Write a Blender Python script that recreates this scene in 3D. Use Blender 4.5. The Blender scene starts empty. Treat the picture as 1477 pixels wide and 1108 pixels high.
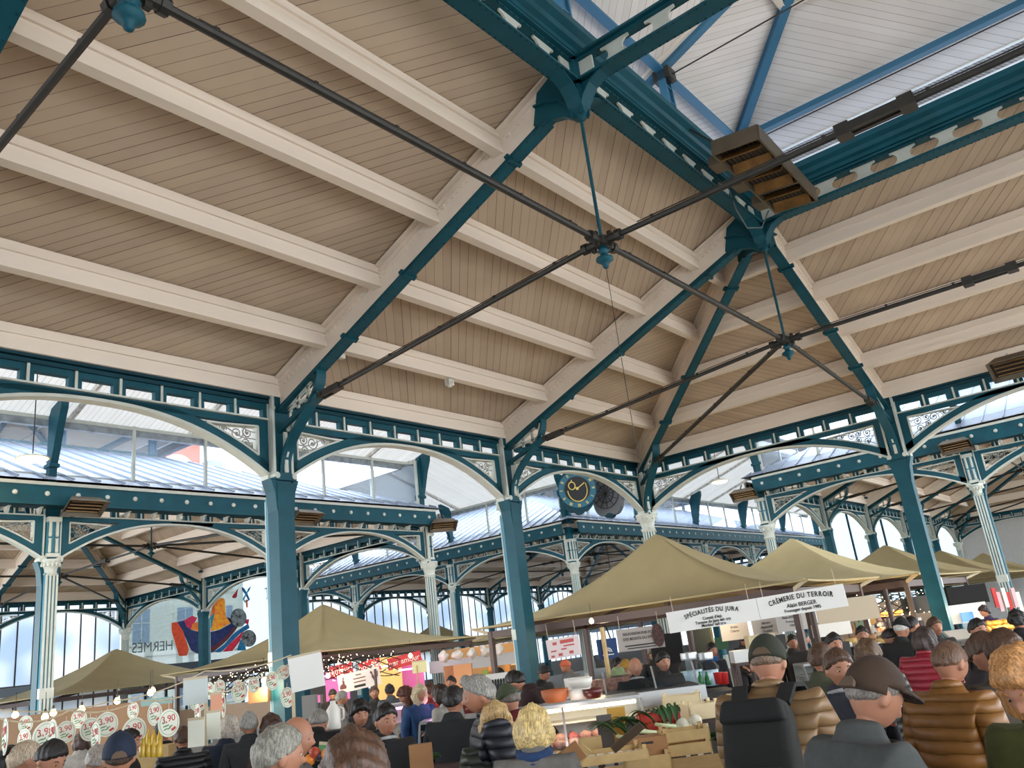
import bpy, bmesh, math, random
from mathutils import Vector, Matrix
PI = math.pi
R_ = random.Random(7)
SC = bpy.context.scene
COL = SC.collection

# ------------------------------------------------------------------ camera
CAM = Vector((19.328, 10.811, 2.0)); FPX = 1201.54; YAW, PIT, ROL = 3.79, 0.308, -0.124
fd = Vector((math.cos(PIT)*math.cos(YAW), math.cos(PIT)*math.sin(YAW), math.sin(PIT)))
r0 = fd.cross(Vector((0, 0, 1))).normalized(); u0 = r0.cross(fd)
rv = r0*math.cos(ROL)+u0*math.sin(ROL); uv = u0*math.cos(ROL)-r0*math.sin(ROL)
cd = bpy.data.cameras.new('camera'); co = bpy.data.objects.new('camera', cd); COL.objects.link(co)
cd.sensor_fit = 'HORIZONTAL'; cd.sensor_width = 36; cd.lens = 36*FPX/1477; cd.clip_end = 500
m = Matrix((rv, uv, -fd)).transposed().to_4x4(); m.translation = CAM; co.matrix_world = m
SC.camera = co
def ray(x, y): return fd+rv*((x-738.5)/FPX)-uv*((y-554)/FPX)
def at(x, y, d): return CAM+ray(x, y)*d                    # point seen at pixel x,y at depth d
def atz(x, y, z):
    v = ray(x, y); return CAM+v*((z-CAM.z)/v.z)
def atx(x, y, X):
    v = ray(x, y); return CAM+v*((X-CAM.x)/v.x)
def aty(x, y, Y):
    v = ray(x, y); return CAM+v*((Y-CAM.y)/v.y)
def pix(P):
    v = Vector(P)-CAM; d = v.dot(fd)
    if d < 0.2: return None
    return 738.5+FPX*v.dot(rv)/d, 554-FPX*v.dot(uv)/d, d
def inview(pts, mg=160):
    q = [pix(p) for p in pts]; q2 = [p for p in q if p]
    if not q2: return False
    if len(q2) < len(q): return True
    xs = [p[0] for p in q2]; ys = [p[1] for p in q2]
    return max(xs) > -mg and min(xs) < 1477+mg and max(ys) > -mg and min(ys) < 1108+mg

# ------------------------------------------------------------------ materials
def lin(c):
    return tuple(((v/255)/12.92 if v/255 <= .04045 else ((v/255+.055)/1.055)**2.4) for v in c)
MATS = {}
def mat(name, rgb, rough=.6, metal=0, noise=0, nscale=8, emit=0, bump=0, spec=.5, alpha=None, dark=None, trans=0):
    if name in MATS: return MATS[name]
    m = bpy.data.materials.new(name); m.use_nodes = True; MATS[name] = m
    nt = m.node_tree; b = nt.nodes['Principled BSDF']
    c = lin(rgb)+(1,)
    b.inputs['Base Color'].default_value = c; b.inputs['Roughness'].default_value = rough; b.inputs['Metallic'].default_value = metal
    b.inputs['Specular IOR Level'].default_value = spec
    m.diffuse_color = c
    if noise or bump:
        tc = nt.nodes.new('ShaderNodeTexCoord'); n = nt.nodes.new('ShaderNodeTexNoise')
        n.inputs['Scale'].default_value = nscale; n.inputs['Detail'].default_value = 4
        nt.links.new(tc.outputs['Object'], n.inputs['Vector'])
        if noise:
            mx = nt.nodes.new('ShaderNodeMix'); mx.data_type = 'RGBA'
            d = lin(dark)+(1,) if dark else tuple(v*(1-noise) for v in c[:3])+(1,)
            mx.inputs['A'].default_value = d; mx.inputs['B'].default_value = c
            rp = nt.nodes.new('ShaderNodeMapRange'); rp.inputs['From Min'].default_value = .3; rp.inputs['From Max'].default_value = .65
            nt.links.new(n.outputs['Fac'], rp.inputs['Value']); nt.links.new(rp.outputs['Result'], mx.inputs['Factor'])
            nt.links.new(mx.outputs['Result'], b.inputs['Base Color'])
        if bump:
            bp = nt.nodes.new('ShaderNodeBump'); bp.inputs['Strength'].default_value = bump; bp.inputs['Distance'].default_value = .02
            nt.links.new(n.outputs['Fac'], bp.inputs['Height']); nt.links.new(bp.outputs['Normal'], b.inputs['Normal'])
    if emit:
        b.inputs['Emission Color'].default_value = c; b.inputs['Emission Strength'].default_value = emit
    if trans: b.inputs['Transmission Weight'].default_value = trans
    return m
def boards_mat(name, rgb, rgb2, period, gap=.07):
    m = bpy.data.materials.new(name); m.use_nodes = True; MATS[name] = m
    nt = m.node_tree; N = nt.nodes.new; L = nt.links.new; b = nt.nodes['Principled BSDF']
    b.inputs['Roughness'].default_value = .75
    uvn = N('ShaderNodeUVMap'); sx = N('ShaderNodeSeparateXYZ'); L(uvn.outputs['UV'], sx.inputs['Vector'])
    dv = N('ShaderNodeMath'); dv.operation = 'DIVIDE'; dv.inputs[1].default_value = period; L(sx.outputs['X'], dv.inputs[0])
    fr = N('ShaderNodeMath'); fr.operation = 'FRACT'; L(dv.outputs[0], fr.inputs[0])
    fl = N('ShaderNodeMath'); fl.operation = 'FLOOR'; L(dv.outputs[0], fl.inputs[0])
    wn = N('ShaderNodeTexWhiteNoise'); wn.noise_dimensions = '1D'; L(fl.outputs[0], wn.inputs['W'])
    n = N('ShaderNodeTexNoise'); n.inputs['Scale'].default_value = 1.1; n.inputs['Detail'].default_value = 5; L(uvn.outputs['UV'], n.inputs['Vector'])
    ad = N('ShaderNodeMath'); ad.operation = 'MULTIPLY_ADD'; ad.inputs[1].default_value = .35; L(wn.outputs['Value'], ad.inputs[0]); L(n.outputs['Fac'], ad.inputs[2])
    rp = N('ShaderNodeMapRange'); rp.inputs['From Min'].default_value = .4; rp.inputs['From Max'].default_value = .9; L(ad.outputs[0], rp.inputs['Value'])
    mx = N('ShaderNodeMix'); mx.data_type = 'RGBA'; mx.inputs['A'].default_value = lin(rgb)+(1,); mx.inputs['B'].default_value = lin(rgb2)+(1,)
    L(rp.outputs['Result'], mx.inputs['Factor'])
    gp = N('ShaderNodeMath'); gp.operation = 'LESS_THAN'; L(fr.outputs[0], gp.inputs[0])
    gw = N('ShaderNodeMath'); gw.operation = 'MULTIPLY_ADD'; gw.inputs[1].default_value = gap; gw.inputs[2].default_value = gap*.45; L(wn.outputs['Value'], gw.inputs[0]); L(gw.outputs[0], gp.inputs[1])
    m2 = N('ShaderNodeMix'); m2.data_type = 'RGBA'; m2.inputs['B'].default_value = lin((62, 44, 36))+(1,)
    L(gp.outputs[0], m2.inputs['Factor']); L(mx.outputs['Result'], m2.inputs['A']); L(m2.outputs['Result'], b.inputs['Base Color'])
    return m
def glass_mat(name, tint, refl=.12, rough=.02, haze=0.0):
    m = bpy.data.materials.new(name); m.use_nodes = True; MATS[name] = m
    nt = m.node_tree; N = nt.nodes.new; L = nt.links.new
    for n in list(nt.nodes): nt.nodes.remove(n)
    o = N('ShaderNodeOutputMaterial'); t = N('ShaderNodeBsdfTransparent'); t.inputs[0].default_value = tint+(1,)
    g = N('ShaderNodeBsdfGlossy'); g.inputs['Roughness'].default_value = rough
    lw = N('ShaderNodeLayerWeight'); lw.inputs[0].default_value = .5
    pw = N('ShaderNodeMath'); pw.operation = 'POWER'; pw.inputs[1].default_value = 4; L(lw.outputs['Facing'], pw.inputs[0])
    f = N('ShaderNodeMath'); f.operation = 'MULTIPLY_ADD'; f.inputs[1].default_value = .6; f.inputs[2].default_value = .03; L(pw.outputs[0], f.inputs[0])
    mx = N('ShaderNodeMixShader'); L(f.outputs[0], mx.inputs[0]); L(t.outputs[0], mx.inputs[1]); L(g.outputs[0], mx.inputs[2])
    out = mx
    if haze:
        d = N('ShaderNodeBsdfTranslucent'); d.inputs[0].default_value = (.9, .93, .96, 1)
        m2 = N('ShaderNodeMixShader'); m2.inputs[0].default_value = haze; L(mx.outputs[0], m2.inputs[1]); L(d.outputs[0], m2.inputs[2]); out = m2
    L(out.outputs[0], o.inputs[0])
    return m
def frost_mat():
    m = bpy.data.materials.new('frosted_glass'); m.use_nodes = True; nt = m.node_tree; N = nt.nodes.new; L = nt.links.new
    for n in list(nt.nodes): nt.nodes.remove(n)
    o = N('ShaderNodeOutputMaterial'); t = N('ShaderNodeBsdfTranslucent'); tc = N('ShaderNodeTexCoord'); n = N('ShaderNodeTexNoise'); n.inputs['Scale'].default_value = .35; L(tc.outputs['Object'], n.inputs['Vector'])
    mx = N('ShaderNodeMix'); mx.data_type = 'RGBA'; mx.inputs['A'].default_value = (.34, .39, .45, 1); mx.inputs['B'].default_value = (.6, .61, .62, 1)
    rp = N('ShaderNodeMapRange'); rp.inputs['From Min'].default_value = .35; rp.inputs['From Max'].default_value = .65; L(n.outputs['Fac'], rp.inputs['Value']); L(rp.outputs['Result'], mx.inputs['Factor']); L(mx.outputs['Result'], t.inputs[0]); L(t.outputs[0], o.inputs[0]); return m
TEAL = mat('teal_paint', (16, 78, 92), .5, spec=.25, noise=.25, nscale=3)
TEALD = mat('dark_teal_paint', (12, 58, 70), .55, spec=.25, noise=.25, nscale=3)
BLUE = mat('blue_paint', (50, 106, 136), .5, noise=.15, nscale=3)
PALE = mat('pale_grey_paint', (196, 200, 190), .55, noise=.12, nscale=5)
CREAM = mat('cream_paint', (236, 222, 206), .65, noise=.1, nscale=2.5)
RODM = mat('dark_iron', (52, 50, 46), .5, .3, noise=.3, nscale=10)
ZINC = mat('zinc', (146, 156, 174), .5, .25, noise=.12, nscale=1.2)
BOARD = boards_mat('painted_boards', (196, 176, 152), (180, 159, 137), .138, .04)
BOARDW = boards_mat('white_boards', (228, 220, 212), (216, 206, 198), .12, .03)
GLASS = glass_mat('clear_glass', (.78, .81, .84), haze=.05)  # grey tint dims the daylight behind the screens
FROST = frost_mat()

# ------------------------------------------------------------------ mesh builder
class MB:
    def __init__(s): s.v = []; s.f = []; s.m = []; s.mats = []; s.uv = {}
    def mi(s, m):
        if m not in s.mats: s.mats.append(m)
        return s.mats.index(m)
    def add(s, vs, fs, m):
        o = len(s.v); s.v += [tuple(v) for v in vs]; k = s.mi(m)
        for f in fs: s.f.append(tuple(i+o for i in f)); s.m.append(k)
    def box(s, c, d, m, M=None):
        x, y, z = d[0]/2, d[1]/2, d[2]/2; c = Vector(c)
        vs = [Vector((i*x, j*y, k*z)) for i in (-1, 1) for j in (-1, 1) for k in (-1, 1)]
        vs = [(M @ v if M else v)+c for v in vs]
        s.add(vs, [(0, 1, 3, 2), (4, 6, 7, 5), (0, 4, 5, 1), (2, 3, 7, 6), (0, 2, 6, 4), (1, 5, 7, 3)], m); return s
    def bx(s, x0, x1, y0, y1, z0, z1, m): return s.box(((x0+x1)/2, (y0+y1)/2, (z0+z1)/2), (x1-x0, y1-y0, z1-z0), m)
    def bar(s, p, q, w, h, m, up=(0, 0, 1)):
        p, q = Vector(p), Vector(q); d = (q-p); L = d.length; d.normalize(); upv = Vector(up)
        sd = d.cross(upv)
        if sd.length < 1e-4: sd = d.cross(Vector((1, 0, 0)))
        sd.normalize(); u = sd.cross(d)
        return s.box((p+q)/2, (L, w, h), m, Matrix((d, sd, u)).transposed())
    def tube(s, pts, r, n, m, caps=True):
        pts = [Vector(p) for p in pts]; vs = []; rr = r if isinstance(r, (list, tuple)) else [r]*len(pts)
        pu = None
        for i, p in enumerate(pts):
            d = (pts[min(i+1, len(pts)-1)]-pts[max(i-1, 0)]).normalized()
            if pu is None: pu = d.orthogonal().normalized()
            a = (pu-d*pu.dot(d))
            a = a.normalized() if a.length > 1e-6 else d.orthogonal().normalized()
            pu = a; b = d.cross(a)
            vs += [p+a*(rr[i]*math.cos(2*PI*k/n))+b*(rr[i]*math.sin(2*PI*k/n)) for k in range(n)]
        fs = [(i*n+k, i*n+(k+1) % n, (i+1)*n+(k+1) % n, (i+1)*n+k) for i in range(len(pts)-1) for k in range(n)]
        if caps: fs += [tuple(range(n-1, -1, -1)), tuple((len(pts)-1)*n+k for k in range(n))]
        s.add(vs, fs, m); return s
    def lathe(s, prof, n, m, c=(0, 0, 0), M=None, sx=1, sy=1):
        c = Vector(c); vs = []
        for r, z in prof:
            for k in range(n):
                v = Vector((r*sx*math.cos(2*PI*k/n), r*sy*math.sin(2*PI*k/n), z)); vs.append((M @ v if M else v)+c)
        fs = [(i*n+k, i*n+(k+1) % n, (i+1)*n+(k+1) % n, (i+1)*n+k) for i in range(len(prof)-1) for k in range(n)]
        fs += [tuple(range(n-1, -1, -1)), tuple((len(prof)-1)*n+k for k in range(n))]
        s.add(vs, fs, m); return s
    def prism(s, poly, o, a, b, t, m):                     # polygon (u,v) -> o+a*u+b*v, thickness t along a x b (centred)
        o, a, b = Vector(o), Vector(a), Vector(b); nrm = a.cross(b).normalized(); n = len(poly)
        vs = [o+a*u+b*v-nrm*(t/2) for u, v in poly]+[o+a*u+b*v+nrm*(t/2) for u, v in poly]
        fs = [tuple(range(n-1, -1, -1)), tuple(range(n, 2*n))]+[(i, (i+1) % n, n+(i+1) % n, n+i) for i in range(n)]
        s.add(vs, fs, m); return s
    def strip(s, lo, hi, y0, y1, m):                       # solid between two x-z curves, extruded in y
        n = len(lo); vs = []
        for (x, z), (X, Z) in zip(lo, hi): vs += [(x, y0, z), (x, y1, z), (X, y1, Z), (X, y0, Z)]
        fs = [(i*4+k, i*4+(k+1) % 4, i*4+4+(k+1) % 4, i*4+4+k) for i in range(n-1) for k in range(4)]+[(3, 2, 1, 0), tuple(4*n-4+k for k in range(4))]
        s.add(vs, fs, m); return s
    def quad(s, ps, m, uvs=None):
        if uvs: s.uv[len(s.f)] = uvs
        s.add(ps, [tuple(range(len(ps)))], m); return s
    def mesh(s, name, smooth=False):
        me = bpy.data.meshes.new(name); me.from_pydata(s.v, [], s.f)
        for m in s.mats: me.materials.append(m)
        me.polygons.foreach_set('material_index', s.m)
        if s.uv:
            ul = me.uv_layers.new(name='UVMap')
            for fi, uvs in s.uv.items():
                for li, u in zip(me.polygons[fi].loop_indices, uvs): ul.data[li].uv = u
        bm = bmesh.new(); bm.from_mesh(me)
        if not s.uv: bmesh.ops.recalc_face_normals(bm, faces=bm.faces[:])
        bm.to_mesh(me); bm.free()
        if smooth: me.polygons.foreach_set('use_smooth', [True]*len(me.polygons)); 
        me.update(); return me
    def build(s, name, parent=None, smooth=False): return link(name, s.mesh(name, smooth), parent)
def link(name, data, parent=None):
    o = bpy.data.objects.new(name, data); COL.objects.link(o)
    if parent is not None: o.parent = parent
    return o
def tag(o, label=None, cat=None, group=None, kind=None):
    if label: o['label'] = label
    if cat: o['category'] = cat; o['kind'] = kind or 'thing'
    elif kind: o['kind'] = kind
    if group: o['group'] = group
    return o
def empty(name, loc=(0, 0, 0), rz=0):
    o = bpy.data.objects.new(name, None); COL.objects.link(o); o.location = loc; o.rotation_euler = (0, 0, rz); o.empty_display_size = .1; return o
def inst(src, loc, rz=0, scale=(1, 1, 1)):                 # copy of a thing with its parts and their sub-parts
    c = src.copy(); COL.objects.link(c); c.location = loc; c.rotation_euler = (0, 0, rz); c.scale = scale
    for ch in src.children:
        k = ch.copy(); COL.objects.link(k); k.parent = c
        for g in ch.children:
            q = g.copy(); COL.objects.link(q); q.parent = k
    return c
PROTO = []
def proto(o): PROTO.append(o); return o
def drop(o):
    for ch in list(o.children): drop(ch)
    bpy.data.objects.remove(o)
def auto_smooth(me, ang=40):
    me.polygons.foreach_set('use_smooth', [True]*len(me.polygons))
    bm = bmesh.new(); bm.from_mesh(me)
    for e in bm.edges:
        if len(e.link_faces) == 2 and e.calc_face_angle(0) > math.radians(ang): e.smooth = False
    bm.to_mesh(me); bm.free(); return me
ORD = ['first', 'second', 'third', 'fourth', 'fifth', 'sixth', 'seventh', 'eighth', 'ninth', 'tenth', 'eleventh', 'twelfth', 'thirteenth', 'fourteenth', 'fifteenth', 'sixteenth', 'seventeenth', 'eighteenth', 'nineteenth', 'twentieth']
# ------------------------------------------------------------------ market halls on one grid
BX, BY, WL = 5.72, 6.42, 6.35
LX, LY = BX*5, BY*2+WL
XS = [BX*i for i in range(6)]; YS = [0, BY, BY+WL, LY]
ZE = 6.62; KY = .4; KX = .4*BY/BX; ZN = 6.456
BLUE2 = mat('street_lit_teal_paint', (56, 122, 142), .5, noise=.15, nscale=4)  # the same teal lightened: brighter street daylight put into the colour
SCROLL = mat('backlit_scroll_iron', (150, 150, 140), .55, noise=.2, nscale=9)  # cream ironwork greyed, its backlit shade put into the paint
def arch_curve(L, n=28, inset=.17, dz=0, e=0):
    pts = []
    for i in range(n+1):
        t = -1+2*i/n; pts.append((L/2+t*(L/2-inset), 4.98+.83*(1-abs(t)**2.25)))
    return pts
def offset(pts, d):
    out = []
    for i, (x, z) in enumerate(pts):
        a = pts[max(i-1, 0)]; b = pts[min(i+1, len(pts)-1)]; tx, tz = b[0]-a[0], b[1]-a[1]; l = math.hypot(tx, tz)
        out.append((x-tz/l*d, z+tx/l*d))
    return out
def spiral(mb, c, r, a0, turns, w, m, y, sgn=1):
    pts = []
    for i in range(15):
        t = i/14; a = a0+sgn*turns*2*PI*t; rr = r*(1-.8*t); pts.append((c[0]+rr*math.cos(a), y, c[1]+rr*math.sin(a)))
    mb.tube(pts, w, 4, m)
    mb.box((c[0], y, c[1]), (w*3.2, w*2, w*3.2), m)
def scroll_part(L, side, parent):
    # ironwork panel in the corner between column and arch
    mb = MB(); lo = [(x, z) for x, z in offset(arch_curve(L), .19)]
    x0 = .37; zt = 5.80
    half = [p for p in lo if p[0] <= L/2 and p[0] >= x0-.02 and p[1] < zt-.015]
    if half[0][0] > x0: 
        a = [p for p in lo if p[0] < x0][-1]; b = half[0]; t = (x0-a[0])/(b[0]-a[0]); half.insert(0, (x0, a[1]+(b[1]-a[1])*t))
    top = [(x, zt) for x, z in half]
    X = (lambda x: x) if side == 0 else (lambda x: L-x)
    fr = .028
    def seg(a, b): mb.bar((X(a[0]), 0, a[1]), (X(b[0]), 0, b[1]), .13, fr, PALE, (0, 0, 1) if abs(a[0]-b[0]) > 1e-3 else (1, 0, 0))
    for a, b in zip(half[:-1], half[1:]): seg(a, b)
    seg((x0, zt), half[-1]); seg((x0, half[0][1]), (x0, zt))
    w = .0105
    def zl(x):
        for a, b in zip(half[:-1], half[1:]):
            if a[0] <= x <= b[0]: return a[1]+(b[1]-a[1])*(x-a[0])/(b[0]-a[0])
        return zt
    x = x0+.16; k = 0
    while x < half[-1][0]-.12:
        zb = zl(x); h = zt-zb
        if h < .07: break
        if h > .3:
            r = h*.24
            spiral(mb, (X(x), zb+h*.70), r, PI*.5, 1.6, w, SCROLL, 0, 1 if (k % 2) ^ side else -1)
            spiral(mb, (X(x+.02), zb+h*.26), r*.9, PI*1.5, 1.5, w, SCROLL, 0, -1 if (k % 2) ^ side else 1)
            x += r*2.05
        else:
            r = h*.42
            spiral(mb, (X(x), zb+h*.5), r, PI*.5+k, 1.6, w, SCROLL, 0, 1 if k % 2 else -1); x += r*2.1
        k += 1
    # stems
    e = half[-1]
    for q, zz in ((0, .12), (1, .5), (2, .86)):
        pts = [(X(x0+(e[0]-x0)*t), 0, zl(x0+(e[0]-x0)*t)*(1-zz)+zt*zz+.03*math.sin(9*t+q*2)) for t in [i/12*.85 for i in range(13)]]
        mb.tube(pts, w*.9, 4, SCROLL)
    o = mb.build('scroll_panel', parent); return o
def make_arch(L):
    r = empty('iron_arch'); a = arch_curve(L)
    mb = MB(); mb.bx(.17, L-.17, -.05, .05, 5.82, 5.93, TEAL)
    for x in (.16, L-.35): mb.bx(x, x+.19, -.05, .05, 5.12, 5.82, TEAL)
    lo, hi = offset(a, .045), offset(a, .19)
    hi = [(x, min(z, 5.9)) for x, z in hi]
    mb.strip(lo, hi, -.05, .05, TEAL); apl = mb.build('arch_plate', r)
    mb = MB(); mb.strip(a, lo, -.09, .09, PALE); mb.bx(.17, L-.17, -.1, .1, 5.915, 5.94, PALE)
    for x in (.17, L-.17):
        mb.tube([(x, -.1, 5.0), (x, .1, 5.0)], .075, 10, PALE); mb.bx(x-.014, x+.014, -.09, .09, 5.05, 5.92, PALE)
    mb.build('arch_moulding', r)
    scroll_part(L, 0, apl); scroll_part(L, 1, apl)
    mb = MB(); n = 9 if L < 6 else 10; st = (L-.36)/n
    mb.bx(.17, L-.17, -.05, .05, 6.10, 6.33, TEAL); mb.bx(.17, L-.17, .03, .13, 6.26, 6.36, TEALD); mb.bx(.17, L-.17, .04, .09, 6.19, 6.23, TEALD)
    for i in range(n+1):
        x = .18+st*i; mb.bx(x-.085, x+.085, -.05, .045, 5.93, 6.11, TEAL)
    mb.build('slot_frieze', r)
    mb = MB()
    for i in range(n+1):
        x = .18+st*i; mb.bx(x-.018, x+.018, .05, .075, 5.94, 6.2, PALE); mb.bx(x-.018, x+.018, -.075, -.05, 5.94, 6.1, PALE)
    mb.build('frieze_molding', r)
    return proto(r)
def make_column(corner=False):
    r = empty('iron_column'); mb = MB()
    if corner:
        pr = lambda R: [(R*(1+(.0 if k % 2 else -.12))*math.cos(2*PI*k/32), R*(1+(.0 if k % 2 else -.12))*math.sin(2*PI*k/32)) for k in range(32)]
        mb.lathe([(.148, .9), (.14, 4.6)], 20, BLUE2); [mb.box((.15*math.cos(k*PI/7), .15*math.sin(k*PI/7), 2.75), (.03, .034, 3.7), PALE, Matrix.Rotation(k*PI/7, 3, 'Z')) for k in range(14)]; mb.lathe([(.25, 0), (.25, .4), (.2, .5), (.2, .7), (.17, .9)], 16, PALE)
        mb.lathe([(.16, 4.5), (.19, 4.55), (.16, 4.6), (.18, 4.72), (.26, 4.88), (.28, 4.93), (.28, 4.97)], 16, PALE)
        for k in range(10): mb.lathe([(.0, 4.84), (.035, 4.8), (.04, 4.86), (.02, 4.9)], 6, PALE, (.23*math.cos(k*PI/5), .23*math.sin(k*PI/5), 0))
    else: mb.bx(-.15, .15, -.06, .2, 0, 4.9, TEAL); mb.bx(-.2, .2, -.1, .26, 0, .35, TEAL)
    mb.bx(-.155, .155, -.06, .16, 4.9, 6.36, TEAL)
    for sx in (() if corner else (-1, 1)):
        mb.strip([(sx*.15, 4.45), (sx*.15, 4.75), (sx*.15, 4.93)], [(sx*.155, 4.45), (sx*.19, 4.75), (sx*.26, 4.95)], -.05, .19, TEAL)
    mb.build('shaft', r)
    mb = MB(); mb.bx(-.2, .2, -.08, .23, 4.93, 5.03, TEAL)
    for x in (-.16, .16): mb.tube([(x, .1, 5.0), (x, .235, 5.0)], .05, 10, PALE)
    mb.build('collar_trim', r)
    mb = MB()
    for x in (-.165, .165): mb.bx(x-.022, x+.022, .1, .18, 5.04, 6.3, PALE)
    for x in (-.165, .165): mb.tube([(x, .17, 6.1), (x, .2, 6.1)], .03, 8, PALE)
    mb.build('edge_molding', r)
    def fluted(par, M):
        mb = MB()
        def B(x0, x1, y0, y1, z0, z1, m): mb.box(M @ Vector(((x0+x1)/2, (y0+y1)/2, (z0+z1)/2)), (x1-x0, y1-y0, z1-z0), m, M)
        if not corner: B(-.13, .13, -.15, -.06, .5, 4.7, BLUE2)
        for x in () if corner else (-.105, -.035, .035, .105): B(x-.02, x+.02, -.175, -.14, .9, 2.2, PALE); B(x-.02, x+.02, -.175, -.14, 2.4, 4.66, PALE)
        if not corner: B(-.17, .17, -.2, -.05, 0, .5, PALE); B(-.14, .14, -.18, -.05, 2.2, 2.4, PALE); B(-.15, .15, -.19, -.05, .5, .62, PALE)
        for x in (-.07, .07): 
            for z0, z1 in ((5.12, 5.42), (5.46, 5.78)): mb.lathe([(.025, z0), (.036, z0+.03), (.03, z1-.03), (.042, z1)], 8, PALE, M @ Vector((x, -.15, 0)))
        B(-.12, .12, -.17, -.05, 5.03, 5.11, PALE); B(-.13, .13, -.12, -.05, 5.11, 5.85, BLUE2); B(-.14, .14, -.2, -.05, 5.78, 5.88, PALE)
        ff = mb.build('fluted_face', par)
        if corner: return
        mb = MB(); mb.lathe([(.12, 4.64), (.145, 4.68), (.12, 4.71), (.13, 4.78), (.17, 4.88), (.2, 4.94), (.2, 4.98)], 12, PALE, M @ Vector((0, -.07, 0)))
        for k in range(8):
            a = PI+PI*k/7; mb.lathe([(.0, 4.86), (.03, 4.83), (.035, 4.88), (.02, 4.91)], 6, PALE, M @ Vector((.17*math.cos(a), -.07+.17*math.sin(a), 0)))
        mb.build('capital', ff)
    fluted(r, Matrix.Identity(3))
    if corner: fluted(r, Matrix.Rotation(-PI/2, 3, 'Z'))
    return proto(r)
def make_gutter(L):
    r = empty('roof_gutter'); mb = MB()
    mb.bx(0, L, -.5, -.44, 6.1, 6.5, TEAL); mb.bx(0, L, -.53, -.43, 6.48, 6.55, PALE); mb.bx(0, L, -.53, -.4, 6.06, 6.12, TEAL); mb.bx(0, L, -.5, -.1, 6.06, 6.1, TEALD)
    chn = mb.build('channel', r); n = round(L/.64)
    for i in range(n):
        x = (i+.5)*L/n
        mb = MB(); mb.lathe([(.055, 0), (.05, .02), (.02, .03)], 12, PALE, (x, -.5, 6.3), Matrix.Rotation(PI/2, 3, 'X')); mb.build('rosette', chn, True)
        mb = MB(); mb.prism([(-.08, 5.96), (-.14, 5.93), (-.2, 5.97), (-.22, 6.03), (-.3, 6.06), (-.08, 6.07)], (x, 0, 0), (0, 1, 0), (0, 0, 1), .06, PALE); mb.build('console', chn)
    return proto(r)
def make_rafter():
    r = empty('roof_truss'); mb = MB()
    def zc(y): return 5.985+.4*y
    mb.bar((0, .12, zc(.12)), (0, 5.98, zc(5.98)), .22, .03, TEAL, (1, 0, 0)) if 0 else None
    a, b = Vector((0, .12, zc(.12))), Vector((0, 5.95, zc(5.95))); d = (b-a).normalized(); up = Vector((0, -d.z, d.y))
    Mx = Matrix((Vector((1, 0, 0)), d, up)).transposed()
    mb.box((a+b)/2, (.2, (b-a).length, .03), TEAL, Mx); mb.box((a+b)/2+up*.06, (.035, (b-a).length, .12), TEAL, Mx)
    for s in (-1, 1): mb.box((a+b)/2+up*.025+Vector((s*.05, 0, 0)), (.06, (b-a).length, .03), TEAL, Mx)
    k = 0; n = 44
    for i in range(n):
        p = a.lerp(b, (i+.5)/n)-up*.017
        for s in (-.07, .07): mb.box(p+Vector((s, 0, 0)), (.018, .018, .01), TEALD, Mx)
    mb.build('chord', r)
    mb = MB(); mb.prism([(.1, 6.1), (5.98, zc(5.98)+.1), (6.2, 9.05), (.1, 6.6)], (0, 0, 0), (0, 1, 0), (0, 0, 1), .03, CREAM)
    for s in (-1, 1):
        mb.box(Vector((s*.05, 3.1, ZE+KY*3.1-.05)), (.09, 6.4, .03), CREAM, Mx); mb.box(Vector((s*.022, 3.1, ZE+KY*3.1-.13)), (.02, 6.4, .06), CREAM, Mx)
        for i in range(60):
            y = .3+i*.098; mb.lathe([(.04, 0), (.03, .012)], 6, CREAM, (s*.015, y, ZE+KY*y-.21), Matrix.Rotation(s*PI/2, 3, 'Y'))
    mb.build('web_plate', r)
    for y in (1.78, 3.1, 5.2):
        mb = MB(); p = a+d*(y/d.y); mb.box(p+up*.02, (.3, .07, .05), TEAL, Mx); mb.box(p-up*.03, (.24, .05, .03), TEAL, Mx); mb.build('collar_trim', r)
    mb = MB(); cu = []
    for i in range(17):
        t = i/16
        P = [(.2, 4.97), (.22, 5.75), (1.05, 5.8), (1.22, 6.2), (1.2, 6.46)]
        Q = P
        while len(Q) > 1: Q = [(u[0]+(v[0]-u[0])*t, u[1]+(v[1]-u[1])*t) for u, v in zip(Q[:-1], Q[1:])]
        cu.append(Q[0])
    o2 = [(y-.03, z+.03) for y, z in cu]
    vs = []; 
    for (y, z), (Y, Z) in zip(cu, o2): vs += [(-.09, y, z), (.09, y, z), (.09, Y, Z), (-.09, Y, Z)]
    fs = [(i*4+q, i*4+(q+1) % 4, i*4+4+(q+1) % 4, i*4+4+q) for i in range(16) for q in range(4)]+[(3, 2, 1, 0), (64, 65, 66, 67)]
    mb.add(vs, fs, TEAL); mb.bar((0, .12, 5.72), (0, 1.15, 6.06), .16, .07, TEAL); mb.build('curved_brace', r)
    mb = MB()
    for y0, z0, y1, z1, w in ((.35, 6.05, 1.1, 6.13, .05), (.35, 6.05, .95, 6.33, .05), (.6, 6.0, .62, 6.2, .05), (.85, 6.05, .86, 6.3, .05), (1.02, 6.1, 1.1, 6.4, .05),
                              (.24, 5.05, .24, 5.7, .06), (.3, 5.72, .78, 5.86, .05), (.25, 5.5, .45, 5.62, .05), (.25, 5.3, .33, 5.45, .05), (.45, 5.6, .42, 5.78, .04)):
        mb.bar((0, y0, z0), (0, y1, z1), .035, w, PALE)
    mb.build('lattice', r)
    mb = MB(); mb.prism([(5.86, 8.31), (5.74, 8.42), (5.86, 8.85), (6.1, 8.98), (6.42, 9.02), (6.46, 8.21), (6.33, 8.2), (6.2, 8.31), (6.02, 8.36)], (0, 0, 0), (0, 1, 0), (0, 0, 1), .1, TEAL)
    mb.build('head_bracket', r)
    return proto(r)
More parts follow.
